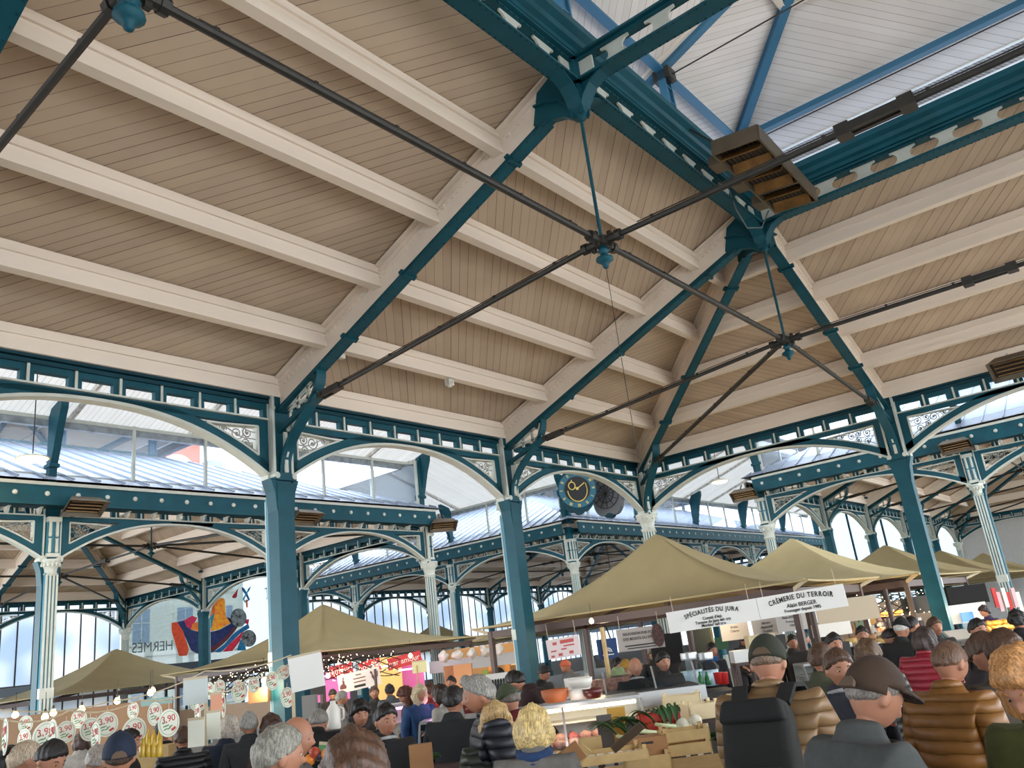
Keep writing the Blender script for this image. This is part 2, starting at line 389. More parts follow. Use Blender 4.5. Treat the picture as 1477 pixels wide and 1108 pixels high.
def make_bracket():                                        # flared bracket under a lantern ring corner
    r = empty('ring_bracket'); mb = MB()
    for k in range(4):
        a = k*PI/2; ax = Vector((math.cos(a), math.sin(a), 0))
        cu = [(.05, 8.2), (.08, 8.3), (.13, 8.42), (.24, 8.55), (.42, 8.63), (.62, 8.66), (.62, 8.7), (.05, 8.7)]
        mb.prism(cu, (0, 0, 0), ax, (0, 0, 1), .08, TEAL)
        for i in range(5):
            p, q = cu[i], cu[i+1]; mb.bar(ax*p[0]+Vector((0, 0, p[1])), ax*q[0]+Vector((0, 0, q[1])), .2, .025, TEAL)
    mb.lathe([(.03, 8.14), (.07, 8.17), (.07, 8.22), (.11, 8.5), (.11, 9.05)], 10, TEAL); mb.build('haunch', r)
    return proto(r)
def make_ring(L, cornice=True):
    r = empty('lantern_beam'); mb = MB()
    for z0, z1, w in ((8.63, 8.66, .13), (8.99, 9.02, .12)): mb.bx(0, L, -w, w, z0, z1, TEAL)
    for z0, z1 in ((8.66, 8.71), (8.96, 8.99)): mb.bx(0, L, -.06, .06, z0, z1, TEAL)
    n = int(L/.1)
    for i in range(n):
        for y in (-.11, .11): mb.box(((i+.5)*L/n, y, 8.625), (.02, .02, .012), TEALD)
        mb.box(((i+.5)*L/n, .063, 8.96), (.02, .012, .02), TEALD)
    mb.build('flange', r)
    mb = MB(); n = round(L/.63); st = L/n
    for i in range(n+1):
        c = i*st; h = .1; lo, hi, pl = 8.75, 8.93, []
        xs = [(-.2, 8.71), (-.2, 8.74), (-.15, 8.75), (-.11, 8.79), (-.1, 8.835), (-.11, 8.88), (-.15, 8.92), (-.2, 8.93), (-.2, 8.96)]
        pl = [(x, z) for x, z in xs]+[(-x, z) for x, z in reversed(xs)]
        pl = [(max(-c, min(L-c, x)), z) for x, z in pl]
        if i in (0, n): pl = [(0, 8.71), (0, 8.96), (.3 if i == 0 else -.3, 8.96), (.3 if i == 0 else -.3, 8.71)]
        mb.prism(pl, (c, 0, 0), (1, 0, 0), (0, 0, 1), .03, PALE)
    mb.build('lattice', r)
    if cornice:
        mb = MB(); pr = [(.04, 9.02), (.12, 9.05), (.12, 9.12), (.18, 9.15), (.2, 9.22), (.28, 9.27), (.28, 9.37), (-.25, 9.37), (-.25, 9.02)]
        mb.prism(pr, (L/2, 0, 0), (0, 1, 0), (0, 0, 1), L, TEAL); mb.build('cornice', r)
    return proto(r)
def make_purlin():                                         # unit length, scaled along x
    mb = MB(); mb.bx(0, 1, -.05, .05, -.06, .22, CREAM); mb.bx(0, 1, -.075, .075, -.13, -.06, CREAM); mb.bx(0, 1, -.06, .06, -.06, -.035, CREAM); mb.bx(0, 1, -.085, .085, .08, .1, CREAM)
    return proto(mb.build('purlin'))
def make_node():
    r = empty('tie_rod_node'); mb = MB()
    mb.lathe([(.06, -.07), (.1, -.05), (.1, .05), (.06, .07)], 10, RODM)
    for k in range(4):
        a = PI/4*0+k*PI/2; c, s = math.cos(a), math.sin(a)
        mb.tube([(c*.05, s*.05, 0), (c*.2, s*.2, 0), (c*.2, s*.2, 0), (c*.27, s*.27, 0)], [.055, .055, .07, .07], 8, RODM)
        mb.box((c*.12, s*.12, .07), (.05, .05, .05), RODM); mb.box((c*.12, s*.12, -.07), (.05, .05, .05), RODM)
    mb.build('coupling', r)
    mb = MB(); mb.lathe([(.05, -.05), (.05, -.1), (.075, -.12), (.045, -.14), (.045, -.18), (.1, -.21), (.105, -.24), (.06, -.27), (.035, -.3), (.035, -.33), (.012, -.35)], 14, TEAL)
    mb.build('finial', r, True)
    mb = MB(); mb.tube([(0, 0, .04), (0, 0, 8.2-ZN)], .022, 6, TEAL); mb.build('hanger_rod', r)
    return proto(r)
def rod(name, p, q, rad, label, group, clips=True, buckle=False, fork=False):
    p, q = Vector(p), Vector(q); r = empty(name, p); d = q-p; L = d.length; d.normalize()
    mb = MB(); mb.tube([(0, 0, 0), d*L], rad, 8, RODM); mb.build('bar', r)
    if clips:
        n = int(L/.85); up = Vector((0, 0, 1))
        mb = MB()
        for i in range(n): mb.box(d*((i+.5)*L/n)+up*rad*1.2, (.035, .035, .035), RODM)
        mb.tube([d*.3+up*rad*1.5, d*(L-.3)+up*rad*1.5], .008, 4, RODM); mb.build('cable_clip', r)
    if buckle:
        mb = MB(); c = d*(L/2); sd = d.cross(Vector((0, 0, 1))).normalized()
        for s in (-1, 1): mb.bar(c-d*.3+sd*s*.055, c+d*.3+sd*s*.055, .05, .09, RODM)
        for s in (-1, 1): mb.bar(c+d*(s*.3-.07), c+d*(s*.3+.07), .17, .13, RODM)
        mb.build('turnbuckle', r)
    if fork:
        mb = MB(); sd = d.cross(Vector((0, 0, 1))).normalized()
        for s in (-1, 1): mb.bar(sd*s*.05-d*.06, sd*s*.05+d*.24, .03, .1, RODM)
        mb.bar(d*.2, d*.4, .12, .1, RODM); mb.tube([-sd*.09, sd*.09], .035, 8, RODM); mb.build('fork', r)
    tag(r, label, 'tie rod', group); return r
ARCH = {L: make_arch(L) for L in (BX, BY, WL)}
COLM, COLC = make_column(), make_column(True)
GUT = {L: make_gutter(L) for L in (BX, BY, WL)}
RAF, BRK, NODE, PUR = make_rafter(), make_bracket(), make_node(), make_purlin()
RING = {L: make_ring(L) for L in (BX, WL)}
XBEAM = make_ring(WL, False)
def make_post():
    r = empty('lantern_post'); mb = MB()
    for s in (-1, 1): mb.bx(s*.1-.02, s*.1+.02, -.06, .06, 9.37, 10.4, BLUE)
    for z in (9.45, 9.8, 10.1): mb.bx(-.1, .1, -.05, .05, z, z+.03, BLUE)
    mb.bx(-.09, .09, -.012, .012, 9.37, 10.4, BLUE)
    mb.build('post_frame', r)
    mb = MB(); mb.bx(-.12, .12, -.13, .15, 10.22, 10.42, RODM); mb.build('shoe', r)
    return proto(r)
POST = make_post()
def make_plate():
    mb = MB(); mb.bx(0, 1, -.07, .07, 10.38, 10.42, BLUE); mb.bx(0, 1, -.02, .02, 10.42, 10.52, BLUE); return proto(mb.build('wall_plate'))
PLATE = make_plate()
def side_frames(P):                                        # (side, origin of canonical frame, rotz, bay length, index from the crossing corner)
    ox, oy = P['o']
    out = []
    for i in range(5):
        out.append(('y0', (ox+XS[i], oy), 0, BX, i)); out.append(('y1', (ox+XS[i+1], oy+LY), PI, BX, i))
    for j in range(3):
        L = (BY, WL, BY)[j]
        out.append(('x0', (ox, oy+YS[j+1]), -PI/2, L, j)); out.append(('x1', (ox+LX, oy+YS[j]), PI/2, L, j))
    return out
PAV = [
    dict(n='main', o=(0, 0), ph='main hall', cx=0, cy=0, sd=dict(y0='left street side', x0='right street side', y1='rear side', x1='entrance side')),
    dict(n='left', o=(0, -8-LY), ph='hall across left street', cx=0, cy=1, sd=dict(y1='near side', x0='cross street side', y0='outer side', x1='end side')),
    dict(n='right', o=(-8-LX, 0), ph='hall across right street', cx=1, cy=0, sd=dict(x1='near side', y0='clock street side', x0='far end', y1='outer side')),
    dict(n='far', o=(-8-LX, -8-LY), ph='hall beyond the clock', cx=1, cy=1, sd=dict(y1='near side', x1='side facing the window', y0='outer side', x0='far end')),
]
def zroof(P, x, y):                                        # underside of boards at local x,y
    return ZE+min(KY*min(y, LY-y), KX*min(x, LX-x))
def clipx(pts, x, s):
    out = []
    for a, b in zip(pts, pts[1:]+pts[:1]):
        da, db = s*(a[0]-x), s*(b[0]-x)
        if da >= 0: out.append(a)
        if da*db < 0: t = da/(da-db); out.append((a[0]+(b[0]-a[0])*t, a[1]+(b[1]-a[1])*t))
    return [p for i, p in enumerate(out) if (Vector(p)-Vector(out[i-1])).length > 1e-4]
def build_hall(P):
    ox, oy = P['o']; ph = P['ph']; main = P['n'] == 'main'
    W = lambda x, y, z=0: Vector((ox+x, oy+y, z))
    fx = lambda i, n: (n-1-i) if P['cx'] else i            # index counted from the crossing corner
    fy = lambda j, n: (n-1-j) if P['cy'] else j
    # ---- roof boards: chevrons, one direction per bay
    mb = MB()
    def slope(pts, sg):
        ws = [W(x, y, zroof(P, x, y)) for x, y in pts]
        mb.quad(ws, BOARD, [((p.x+sg*p.y)*.7071, (p.x-sg*p.y)*.7071) for p in ws])
    top = [(XS[1], YS[1]), (XS[4], YS[2])]
    for (yo, yi) in ((0, YS[1]), (LY, YS[2])):
        q = 1 if yo == 0 else -1
        for i in range(1, 4): slope([(XS[i], yo), (XS[i+1], yo), (XS[i+1], yi), (XS[i], yi)], (-q if i % 2 else q))
        slope([(0, yo), (XS[1], yo), (XS[1], yi)], q); slope([(XS[4], yo), (LX, yo), (XS[4], yi)], -q)
    for (xo, xi) in ((0, XS[1]), (LX, XS[4])):
        q = 1 if xo == 0 else -1
        slope([(xo, YS[1]), (xo, YS[2]), (xi, YS[2]), (xi, YS[1])], -q)
        slope([(xo, 0), (xo, YS[1]), (xi, YS[1])], q); slope([(xo, LY), (xo, YS[2]), (xi, YS[2])], -q)
    # lantern roof boards and soffit
    OV = 1.35; x0, x1, y0, y1 = XS[1]-OV, XS[4]+OV, YS[1]-OV, YS[2]+OV; hw = (y1-y0)/2; zl = 10.56-.4*OV; zr = zl+.4*hw
    ym = (y0+y1)/2; A, B = (x0+hw, ym), (x1-hw, ym)
    ml = MB()
    def lz(x, y): return zl+.4*min(x-x0, x1-x, y-y0, y1-y)
    def lq(pts, ax):
        for i in range(-1, 7):                            # boards change direction at every half bay
            a_, b_ = (XS[1]+BX/2*i if i >= 0 else -9), (XS[1]+BX/2*(i+1) if i < 6 else 99)
            q = clipx(clipx(pts, a_, 1), b_, -1)
            if len(q) < 3: continue
            ws = [W(x, y, lz(x, y)) for x, y in q]; sg = 1 if (i <= 0 or i % 2 == 0) else -1
            ml.quad(ws, BOARDW, [((p.x+sg*p.y)*.7071, (p.x-sg*p.y)*.7071) for p in ws])
    ex = .29                                               # perforated strip lies just inside the overhang's edge
    def ring4(d0, d1, fn, off=0, m=None):
        pa = [(x0+d0, y0+d0), (x1-d0, y0+d0), (x1-d0, y1-d0), (x0+d0, y1-d0)]; pb = [(x0+d1, y0+d1), (x1-d1, y0+d1), (x1-d1, y1-d1), (x0+d1, y1-d1)]
        for k in range(4):
            a, b, c, d = pa[k], pa[(k+1) % 4], pb[(k+1) % 4], pb[k]
            fn([a, b, c, d], k % 2)
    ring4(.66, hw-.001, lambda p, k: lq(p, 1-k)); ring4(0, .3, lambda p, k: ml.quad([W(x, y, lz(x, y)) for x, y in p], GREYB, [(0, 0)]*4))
    def pf(p, k):
        ws = [W(x, y, lz(x, y)+.0) for x, y in p]; ml.quad(ws, PERF, [((q.x+q.y), q.y) for q in ws])
    ring4(.3, .66, pf)
    for d in (.3, .66):
        pa = [(x0+d, y0+d), (x1-d, y0+d), (x1-d, y1-d), (x0+d, y1-d)]
        for k in range(4): a, b = pa[k], pa[(k+1) % 4]; ml.bar(W(a[0], a[1], lz(*a)-.02), W(b[0], b[1], lz(*b)-.02), .035, .03, WHITEP)
    o = tag(mb.build('ceiling'), kind='structure'); o2 = tag(ml.build('ceiling'), kind='structure')
    # ---- zinc outside
    mz = MB(); dz = .2
    def zq(pts, f): mz.quad([W(x, y, f(x, y)) for x, y in pts], ZINC)
    e = .42
    def zo(x, y): return ZE+dz+min(KY*min(y, LY-y), KX*min(x, LX-x))
    c4 = [(-e, -e), (LX+e, -e), (LX+e, LY+e), (-e, LY+e)]; i4 = [(XS[1], YS[1]), (XS[4], YS[1]), (XS[4], YS[2]), (XS[1], YS[2])]
    for k in range(4): zq([c4[k], c4[(k+1) % 4], i4[(k+1) % 4], i4[k]], zo)
    def seam(a, b, f): mz.bar(W(a[0], a[1], f(*a)+.02), W(b[0], b[1], f(*b)+.02), .035, .045, ZINC)
    n = 52
    for i in range(n):
        x = -e+(LX+2*e)*(i+.5)/n; d = min(1, max(0, min(x+e, LX+e-x)/(BX+e)))
        for a, s in ((-e, 1), (LY+e, -1)): seam((x, a), (x, a+s*d*(BY+e)), zo)
    n = 36
    for i in range(n):
        y = -e+(LY+2*e)*(i+.5)/n; d = min(1, max(0, min(y+e, LY+e-y)/(BY+e)))
        for a, s in ((-e, 1), (LX+e, -1)): seam((a, y), (a+s*d*(BX+e), y), zo)
    lo = lambda x, y: lz(x, y)+.16
    q4 = [(x0-.1, y0-.1), (x1+.1, y0-.1), (x1+.1, y1+.1), (x0-.1, y1+.1)]
    r4 = [A, B, B, A]
    zq([q4[0], q4[1], B, A], lo); zq([q4[2], q4[3], A, B], lo); zq([q4[1], q4[2], B], lo); zq([q4[3], q4[0], A], lo)
    for k in range(4):
        a, b = q4[k], q4[(k+1) % 4]; mz.bar(W(a[0], a[1], zl+.02), W(b[0], b[1], zl+.02), .04, .22, ZINC)
    tag(mz.build('zinc_roof'), f'seamed grey zinc roof over the {ph}', 'roof')
    # ---- arches, columns, gutters
    for s, (x, y), rz, L, i in side_frames(P):
        nb = 5 if s[0] == 'y' else 3; k = (fx(i, 5) if s[0] == 'y' else fy(i, 3)); sn = P['sd'][s]
        c, sn_ = math.cos(rz), math.sin(rz); ends = [Vector((x, y, 5)), Vector((x+c*L, y+sn_*L, 5)), Vector((x+c*L/2, y+sn_*L/2, 6))]
        vis = inview(ends)
        if vis or main:
            a = inst(ARCH[L], (x, y, 0), rz); tag(a, f'teal arch, {ph}, {sn}, {ORD[k]} bay from crossing', 'arch', f'iron arches of the {ph}')
        if vis and not main and not (s == 'x0' and P['n'] == 'right') and (P['n'], s) in VISGUT:
            g = inst(GUT[L], (x, y, 0), rz); tag(g, f'rosette gutter, {ph}, {sn}, {ORD[k]} bay from crossing', 'gutter', f'gutters of the {ph}')
    for i in range(6):
        for j in range(4):
            if 0 < i < 5 and 0 < j < 3: continue
            p = W(XS[i], YS[j])
            if not main and not inview([p+Vector((0, 0, 1)), p+Vector((0, 0, 6))]): continue
            cor = i in (0, 5) and j in (0, 3)
            if cor: rz = {(0, 0): 0, (5, 0): PI/2, (5, 3): PI, (0, 3): -PI/2}[(i, j)]
            else: rz = 0 if j == 0 else PI if j == 3 else -PI/2 if i == 0 else PI/2
            o = inst(COLC if cor else COLM, p, rz)
            ki, kj = fx(i, 6), fy(j, 4)
            if cor and ki == 0 and kj == 0: lb = f'fluted corner column, {ph}, at the street crossing'
            elif ki == 0 or (ki == 5 and kj > 0): lb = f'iron column, {ph}, {P["sd"]["x0" if i == 0 else "x1"]}, {ORD[kj-1] if kj else "zero"} after the corner column'
            else: lb = f'iron column, {ph}, {P["sd"]["y0" if j == 0 else "y1"]}, {ORD[ki-1]} after the corner column'
            if ki == 5 and kj == 0: lb = f'iron column, {ph}, {P["sd"]["y0" if j == 0 else "y1"]}, end corner'
            tag(o, lb, 'column', f'iron columns of the {ph}')
    # ---- trusses
    def truss(p, q, label):
        v = q-p; v.z = 0; run = v.length; rz = math.atan2(v.y, v.x)-PI/2
        if not main and not inview([p+Vector((0, 0, 6)), q+Vector((0, 0, 8.5))]): return
        if main and not inview([p+Vector((0, 0, 6)), q+Vector((0, 0, 8.5))], 700): return
        tag(inst(RAF, p, rz, (1, run/BY, 1)), label, 'roof truss', f'roof trusses of the {ph}')
    for i in range(1, 5):
        for yo, yi, s in ((0, YS[1], 'y0'), (LY, YS[2], 'y1')):
            truss(W(XS[i], yo), W(XS[i], yi), f'sloping truss, {ph}, {P["sd"][s]}, {ORD[fx(i, 6)-1]} from the crossing')
    for j in (1, 2):
        for xo, xi, s in ((0, XS[1], 'x0'), (LX, XS[4], 'x1')):
            truss(W(xo, YS[j]), W(xi, YS[j]), f'sloping truss, {ph}, {P["sd"][s]}, {ORD[fy(j, 4)-1]} from the crossing')
    for xo, xi in ((0, XS[1]), (LX, XS[4])):
        for yo, yi in ((0, YS[1]), (LY, YS[2])):
            kx = 'crossing' if ((xo == 0) ^ P['cx']) else 'outer'; ky = 'near' if ((yo == 0) ^ P['cy']) else 'opposite'
            truss(W(xo, yo), W(xi, yi), f'teal hip truss over the {kx} corner, {ky} street, {ph}')
    # ---- purlins
    tiers = ['eave', 'lowest', 'second', 'third', 'top']
    def purlin(p, q, t, sn, k):
        if not inview([p, q], 60 if not main else 500): return
        v = q-p; o = PUR.copy(); COL.objects.link(o); o.location = p; o.rotation_euler = (0, 0, math.atan2(v.y, v.x)); o.scale = (v.length, 1, 1)
        tag(o, f'{tiers[t]} purlin, {ph}, {sn}, {ORD[k]} bay from crossing', 'purlin', f'purlins of the {ph}')
    for t, d in enumerate((.1, 1.31, 2.6, 3.86, 5.11)):
        z = ZE+KY*d-.23; dx = d*BX/BY
        for y, s in ((d, 'y0'), (LY-d, 'y1')):
            xs = [dx]+XS[1:5]+[LX-dx]
            for i in range(5): purlin(W(xs[i], y, z), W(xs[i+1], y, z), t, P['sd'][s], fx(i, 5))
        for x, s in ((dx, 'x0'), (LX-dx, 'x1')):
            ys = [d, YS[1], YS[2], LY-d]
            for j in range(3): purlin(W(x, ys[j], z), W(x, ys[j+1], z), t, P['sd'][s], fy(j, 3))
    # ---- lantern ring, cross beams, posts, plates, lantern rafters
    for i in range(1, 4):
        k = fx(i-1, 3)
        for y, rz, s, x in ((YS[1], 0, 'y0', XS[i]), (YS[2], PI, 'y1', XS[i+1])):
            if inview([W(XS[i], y, 9), W(XS[i+1], y, 9)], 300):
                tag(inst(RING[BX], W(x, y), rz), f'pierced lantern beam, {ph}, {P["sd"][s]}, {ORD[k]} from the crossing', 'beam', f'lantern beams of the {ph}')
    for x, rz, s, y in ((XS[1], -PI/2, 'x0', YS[2]), (XS[4], PI/2, 'x1', YS[1])):
        if inview([W(x, YS[1], 9), W(x, YS[2], 9)], 300):
            tag(inst(RING[WL], W(x, y), rz), f'teal lantern beam with pierced plates along the {P["sd"][s]}, {ph}', 'beam', f'lantern beams of the {ph}')
    for i in (2, 3):
        if inview([W(XS[i], YS[1], 9), W(XS[i], YS[2], 9)], 200):
            tag(inst(XBEAM, W(XS[i], YS[1]), PI/2), f'cross beam spanning the lantern opening, {ph}, {ORD[fx(i-2, 2)]} from the crossing', 'beam')
    for i in range(1, 5):
        for j in (1, 2):
            p = W(XS[i], YS[j])
            ki, kj = fx(i-1, 4), fy(j-1, 2); w = f'{["near", "opposite"][kj]} row, {ORD[ki]} from the crossing'
            if inview([p+Vector((0, 0, 8.3))], 200): tag(inst(BRK, p), f'flared lantern bracket, {ph}, {w}', 'bracket', f'lantern brackets of the {ph}')
            if inview([p+Vector((0, 0, ZN)), p+Vector((0, 0, 8.2))], 100): tag(inst(NODE, p+Vector((0, 0, ZN))), f'tie rod joint, {ph}, {w}', 'tie rod joint', f'tie rod joints of the {ph}')
    def post(x, y, rz, lab):
        if inview([W(x, y, 9.4), W(x, y, 10.4)], 150): tag(inst(POST, W(x, y), rz), lab, 'lantern post', f'lantern posts of the {ph}')
    for i in range(7):
        x = XS[1]+BX/2*i
        for y, s in ((YS[1], 'y0'), (YS[2], 'y1')): post(x, y, 0, f'lantern post, {ph}, {P["sd"][s]}, {ORD[fx(i, 7)]} from the crossing')
    def strut(name, p, q, w, h, m, lab, cat):
        if not inview([p, q], 120): return
        mb = MB(); d = q-p; mb.bar((0, 0, 0), d, w, h, m); o = mb.build(name); o.location = p; tag(o, lab, cat)
    for x, y, L, rz, s in ((XS[1], YS[1], BX*3, 0, 'y0'), (XS[1], YS[2], BX*3, 0, 'y1'), (XS[1], YS[1], WL, PI/2, 'x0'), (XS[4], YS[1], WL, PI/2, 'x1')):
        c, s_ = math.cos(rz), math.sin(rz)
        if inview([W(x, y, 10.4), W(x+c*L, y+s_*L, 10.4)], 100):
            o = PLATE.copy(); COL.objects.link(o); o.location = W(x, y); o.rotation_euler = (0, 0, rz); o.scale = (L, 1, 1); tag(o, f'light blue lantern wall plate along the {P["sd"][s]}, {ph}', 'beam')
    rz_ = lambda x, y: W(x, y, lz(x, y)-.07)
    for i in range(1, 7):
        x = XS[1]+BX/2*i
        if x > XS[4]-.1: continue
        for ya, yb, s in ((y0+.95, ym, 'y0'), (y1-.95, ym, 'y1')):
            xx = min(max(x, A[0]), B[0]); yb2 = ym if A[0] <= x <= B[0] else (ya+(1 if ya < ym else -1)*(min(x-x0, x1-x)-.95))
            strut('lantern_rafter', rz_(x, ya), rz_(x, yb2), .14, .12, BLUE, f'blue lantern rafter, {ph}, {P["sd"][s]}, {ORD[fx(i-1, 5)]} from the crossing', 'rafter')
            strut('batten', W(x+.1, ya, lz(x, ya)-.03), W(x+.1, yb2, lz(x, yb2)-.03), .1, .05, CREAM, f'lantern batten, {ph}, {P["sd"][s]}, {ORD[fx(i-1, 5)]} from the crossing', 'batten')
    for a, b, nm in (((x0+.95, y0+.95), A, 'first'), ((x0+.95, y1-.95), A, 'second'), ((x1-.95, y0+.95), B, 'third'), ((x1-.95, y1-.95), B, 'fourth')):
        strut('lantern_hip_rafter', rz_(*a), rz_(*b), .16, .14, BLUE, f'light blue diagonal hip rafter, {nm} corner of the lantern, {ph}', 'rafter')
    strut('lantern_ridge', rz_(*A), rz_(*B), .14, .16, BLUE, f'light blue ridge beam of the lantern, {ph}', 'ridge beam')
    dd = OV+1.75
    for ya, s in ((y0+dd, 'y0'), (y1-dd, 'y1')):
        strut('lantern_purlin', W(x0+dd, ya, lz(x0+dd, ya)-.06), W(x1-dd, ya, lz(x0+dd, ya)-.06), .1, .1, CREAM, f'cream lantern purlin along the {P["sd"][s]}, {ph}', 'purlin')
    for xa, s in ((x0+dd, 'x0'), (x1-dd, 'x1')):
        strut('lantern_purlin', W(xa, y0+dd, lz(xa, y0+dd)-.06), W(xa, y1-dd, lz(xa, y0+dd)-.06), .1, .1, CREAM, f'cream lantern purlin along the {P["sd"][s]}, {ph}', 'purlin')
    for i in range(7):
        x = XS[1]+BX/2*i
        p, q = W(x, YS[1]+.1, 10.3), W(x, YS[2]-.1, 10.3)
        if inview([p, q], 60) and P['n'] != 'far': rod('lantern_tie_rod', p, q, .012, f'thin dark lantern tie rod, {ph}, {ORD[fx(i, 7)]} from the crossing', f'lantern tie rods of the {ph}', clips=False)
    # ---- tie rods
    F = lambda v: v
    def trod(p, q, lab, buckle=False, fork=False):
        if inview([p, q], 60): rod('tie_rod', p, q, .036, lab, f'tie rods of the {ph}', main, buckle, fork)
    for i in range(1, 5):
        for yo, yi, sg, s in ((0, YS[1], 1, 'y0'), (LY, YS[2], -1, 'y1')):
            trod(W(XS[i], yo+sg*1.22, 6.05), W(XS[i], yi-sg*.2, ZN), f'truss-foot tie rod, {ph}, {P["sd"][s]}, {ORD[fx(i-1, 4)]} from the crossing', fork=True)
        trod(W(XS[i], YS[1]+.2, ZN), W(XS[i], YS[2]-.2, ZN), f'tie rod with turnbuckle across {ph}, {ORD[fx(i-1, 4)]} from the crossing', buckle=True)
    for j in (1, 2):
        for i in range(1, 4):
            trod(W(XS[i]+.2, YS[j], ZN), W(XS[i+1]-.2, YS[j], ZN), f'long tie rod along {ph}, {["near", "opposite"][fy(j-1, 2)]} row, {ORD[fx(i-1, 3)]} span')
        for xo, xi, sg, s in ((0, XS[1], 1, 'x0'), (LX, XS[4], -1, 'x1')):
            trod(W(xo+sg*1.09, YS[j], 6.05), W(xi-sg*.2, YS[j], ZN), f'truss-foot tie rod, {ph}, {P["sd"][s]}, {ORD[fy(j-1, 2)]} from the crossing', fork=True)
    for xo, xi in ((0, XS[1]), (LX, XS[4])):
        for yo, yi in ((0, YS[1]), (LY, YS[2])):
            a, b = W(xo, yo), W(xi, yi); d = (b-a).normalized()
            kx = 'crossing' if ((xo == 0) ^ P['cx']) else 'outer'; ky = 'near' if ((yo == 0) ^ P['cy']) else 'opposite'
            trod(a+d*1.5+Vector((0, 0, 6.05)), b-d*.2+Vector((0, 0, ZN)), f'dark diagonal tie rod to the {kx} corner, {ky} street, {ph}', fork=True)
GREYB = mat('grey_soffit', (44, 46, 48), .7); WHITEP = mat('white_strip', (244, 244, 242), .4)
PERF = boards_mat('perforated_strip', (176, 170, 166), (168, 162, 158), .07, .5); MATS['perforated_strip'].node_tree.nodes['Mix.001'].inputs['B'].default_value = lin((128, 124, 122))+(1,)
VISGUT = {('left', 'y1'), ('left', 'x0'), ('right', 'x1'), ('right', 'y0'), ('far', 'x1'), ('far', 'y1')}
for P in PAV: build_hall(P)
# ------------------------------------------------------------------ floor, ground, streets, windows
def text_mesh(s, size, m, align='CENTER', extrude=.002, sx=1, bold=0):
    cu = bpy.data.curves.new('t', 'FONT'); cu.body = s; cu.size = size; cu.align_x = align; cu.extrude = extrude; cu.resolution_u = 3; cu.offset = bold
    o = bpy.data.objects.new('t', cu); COL.objects.link(o); dg = bpy.context.evaluated_depsgraph_get()
    me = bpy.data.meshes.new_from_object(o.evaluated_get(dg)); bpy.data.objects.remove(o); bpy.data.curves.remove(cu)
    me.materials.clear(); me.materials.append(m)
    if sx != 1:
        for v in me.vertices: v.co.x *= sx
    return me
FLOOR = mat('worn_paving', (168, 160, 150), .7, noise=.25, nscale=1.5)
mb = MB(); mb.bx(-60, 45, -60, 45, -.3, -.02, mat('pale_bounce_ground', (176, 172, 166), .9, noise=.2)); tag(mb.build('ground'), kind='structure')  # outer ground made pale to bounce daylight up into the hall
mb = MB(); mb.bx(-37.5, 30, -28, 20, -.02, 0, FLOOR); tag(mb.build('floor'), kind='structure')
FASC = mat('street_roof_fascia', (226, 222, 214), .6, noise=.25, nscale=6, dark=(168, 166, 156))
# street roofs: two crossing gables of white boards
SR = boards_mat('street_roof_boards', (222, 214, 204), (206, 198, 188), .13, .05)
b_ = SR.node_tree.nodes['Principled BSDF']; o_ = SR.node_tree.nodes['Material Output']; t_ = SR.node_tree.nodes.new('ShaderNodeBsdfTranslucent'); t_.inputs[0].default_value = (.86, .87, .86, 1)
m_ = SR.node_tree.nodes.new('ShaderNodeMixShader'); m_.inputs[0].default_value = .09; SR.node_tree.links.new(b_.outputs[0], m_.inputs[1]); SR.node_tree.links.new(t_.outputs[0], m_.inputs[2]); SR.node_tree.links.new(m_.outputs[0], o_.inputs[0])  # translucency added to the boards to brighten the covered street
XW, XE, YN, YS_ = -36.6, 28.6, -27.2, 19.2
def street_roof():
    mb = MB(); ez, k = 8.27, .32; half = 4.45
    def q(ps, ax): mb.quad(ps, SR, [((p[1], p[0]) if ax else (p[0], p[1])) for p in ps])
    z = lambda d: ez+k*(half-abs(d))
    for x0, x1, ix in ((XE, half-4, 1), (-half-4, XW, 1)):
        a, b = x0, x1
        for s in (-1, 1): q([(a, -4+s*half, z(half)), (b, -4+s*half, z(half)), (b, -4, z(0)), (a, -4, z(0))], 0)
    for y0, y1 in ((YS_, half-4), (-half-4, YN)):
        for s in (-1, 1): q([(-4+s*half, y0, z(half)), (-4+s*half, y1, z(half)), (-4, y1, z(0)), (-4, y0, z(0))], 1)
    for s in (-1, 1):
        for t in (-1, 1):
            q([(-4+s*half, -4+t*half, z(half)), (-4+s*half, -4, z(0)), (-4, -4, z(0))], 0); q([(-4+s*half, -4+t*half, z(half)), (-4, -4+t*half, z(0)), (-4, -4, z(0))], 1)
    for s in (-1, 1):
        for x0, x1 in ((half-4, XE), (XW, -half-4)): mb.bx(x0, x1, -4+s*half-.06, -4+s*half+.06, 8.05, 8.3, FASC)
        for y0, y1 in ((half-4, YS_), (YN, -half-4)): mb.bx(-4+s*half-.06, -4+s*half+.06, y0, y1, 8.05, 8.3, FASC)
        for x in range(-34, 28, 3):
            if not -9 < x < 1: mb.bar((x, -4+s*half, z(half)-.05), (x, -4, z(0)-.05), .08, .1, FASC)
        for y in range(-26, 18, 3):
            if not -9 < y < 1: mb.bar((-4+s*half, y, z(half)-.05), (-4, y, z(0)-.05), .08, .1, FASC)
    tag(mb.build('ceiling'), kind='structure')
street_roof()
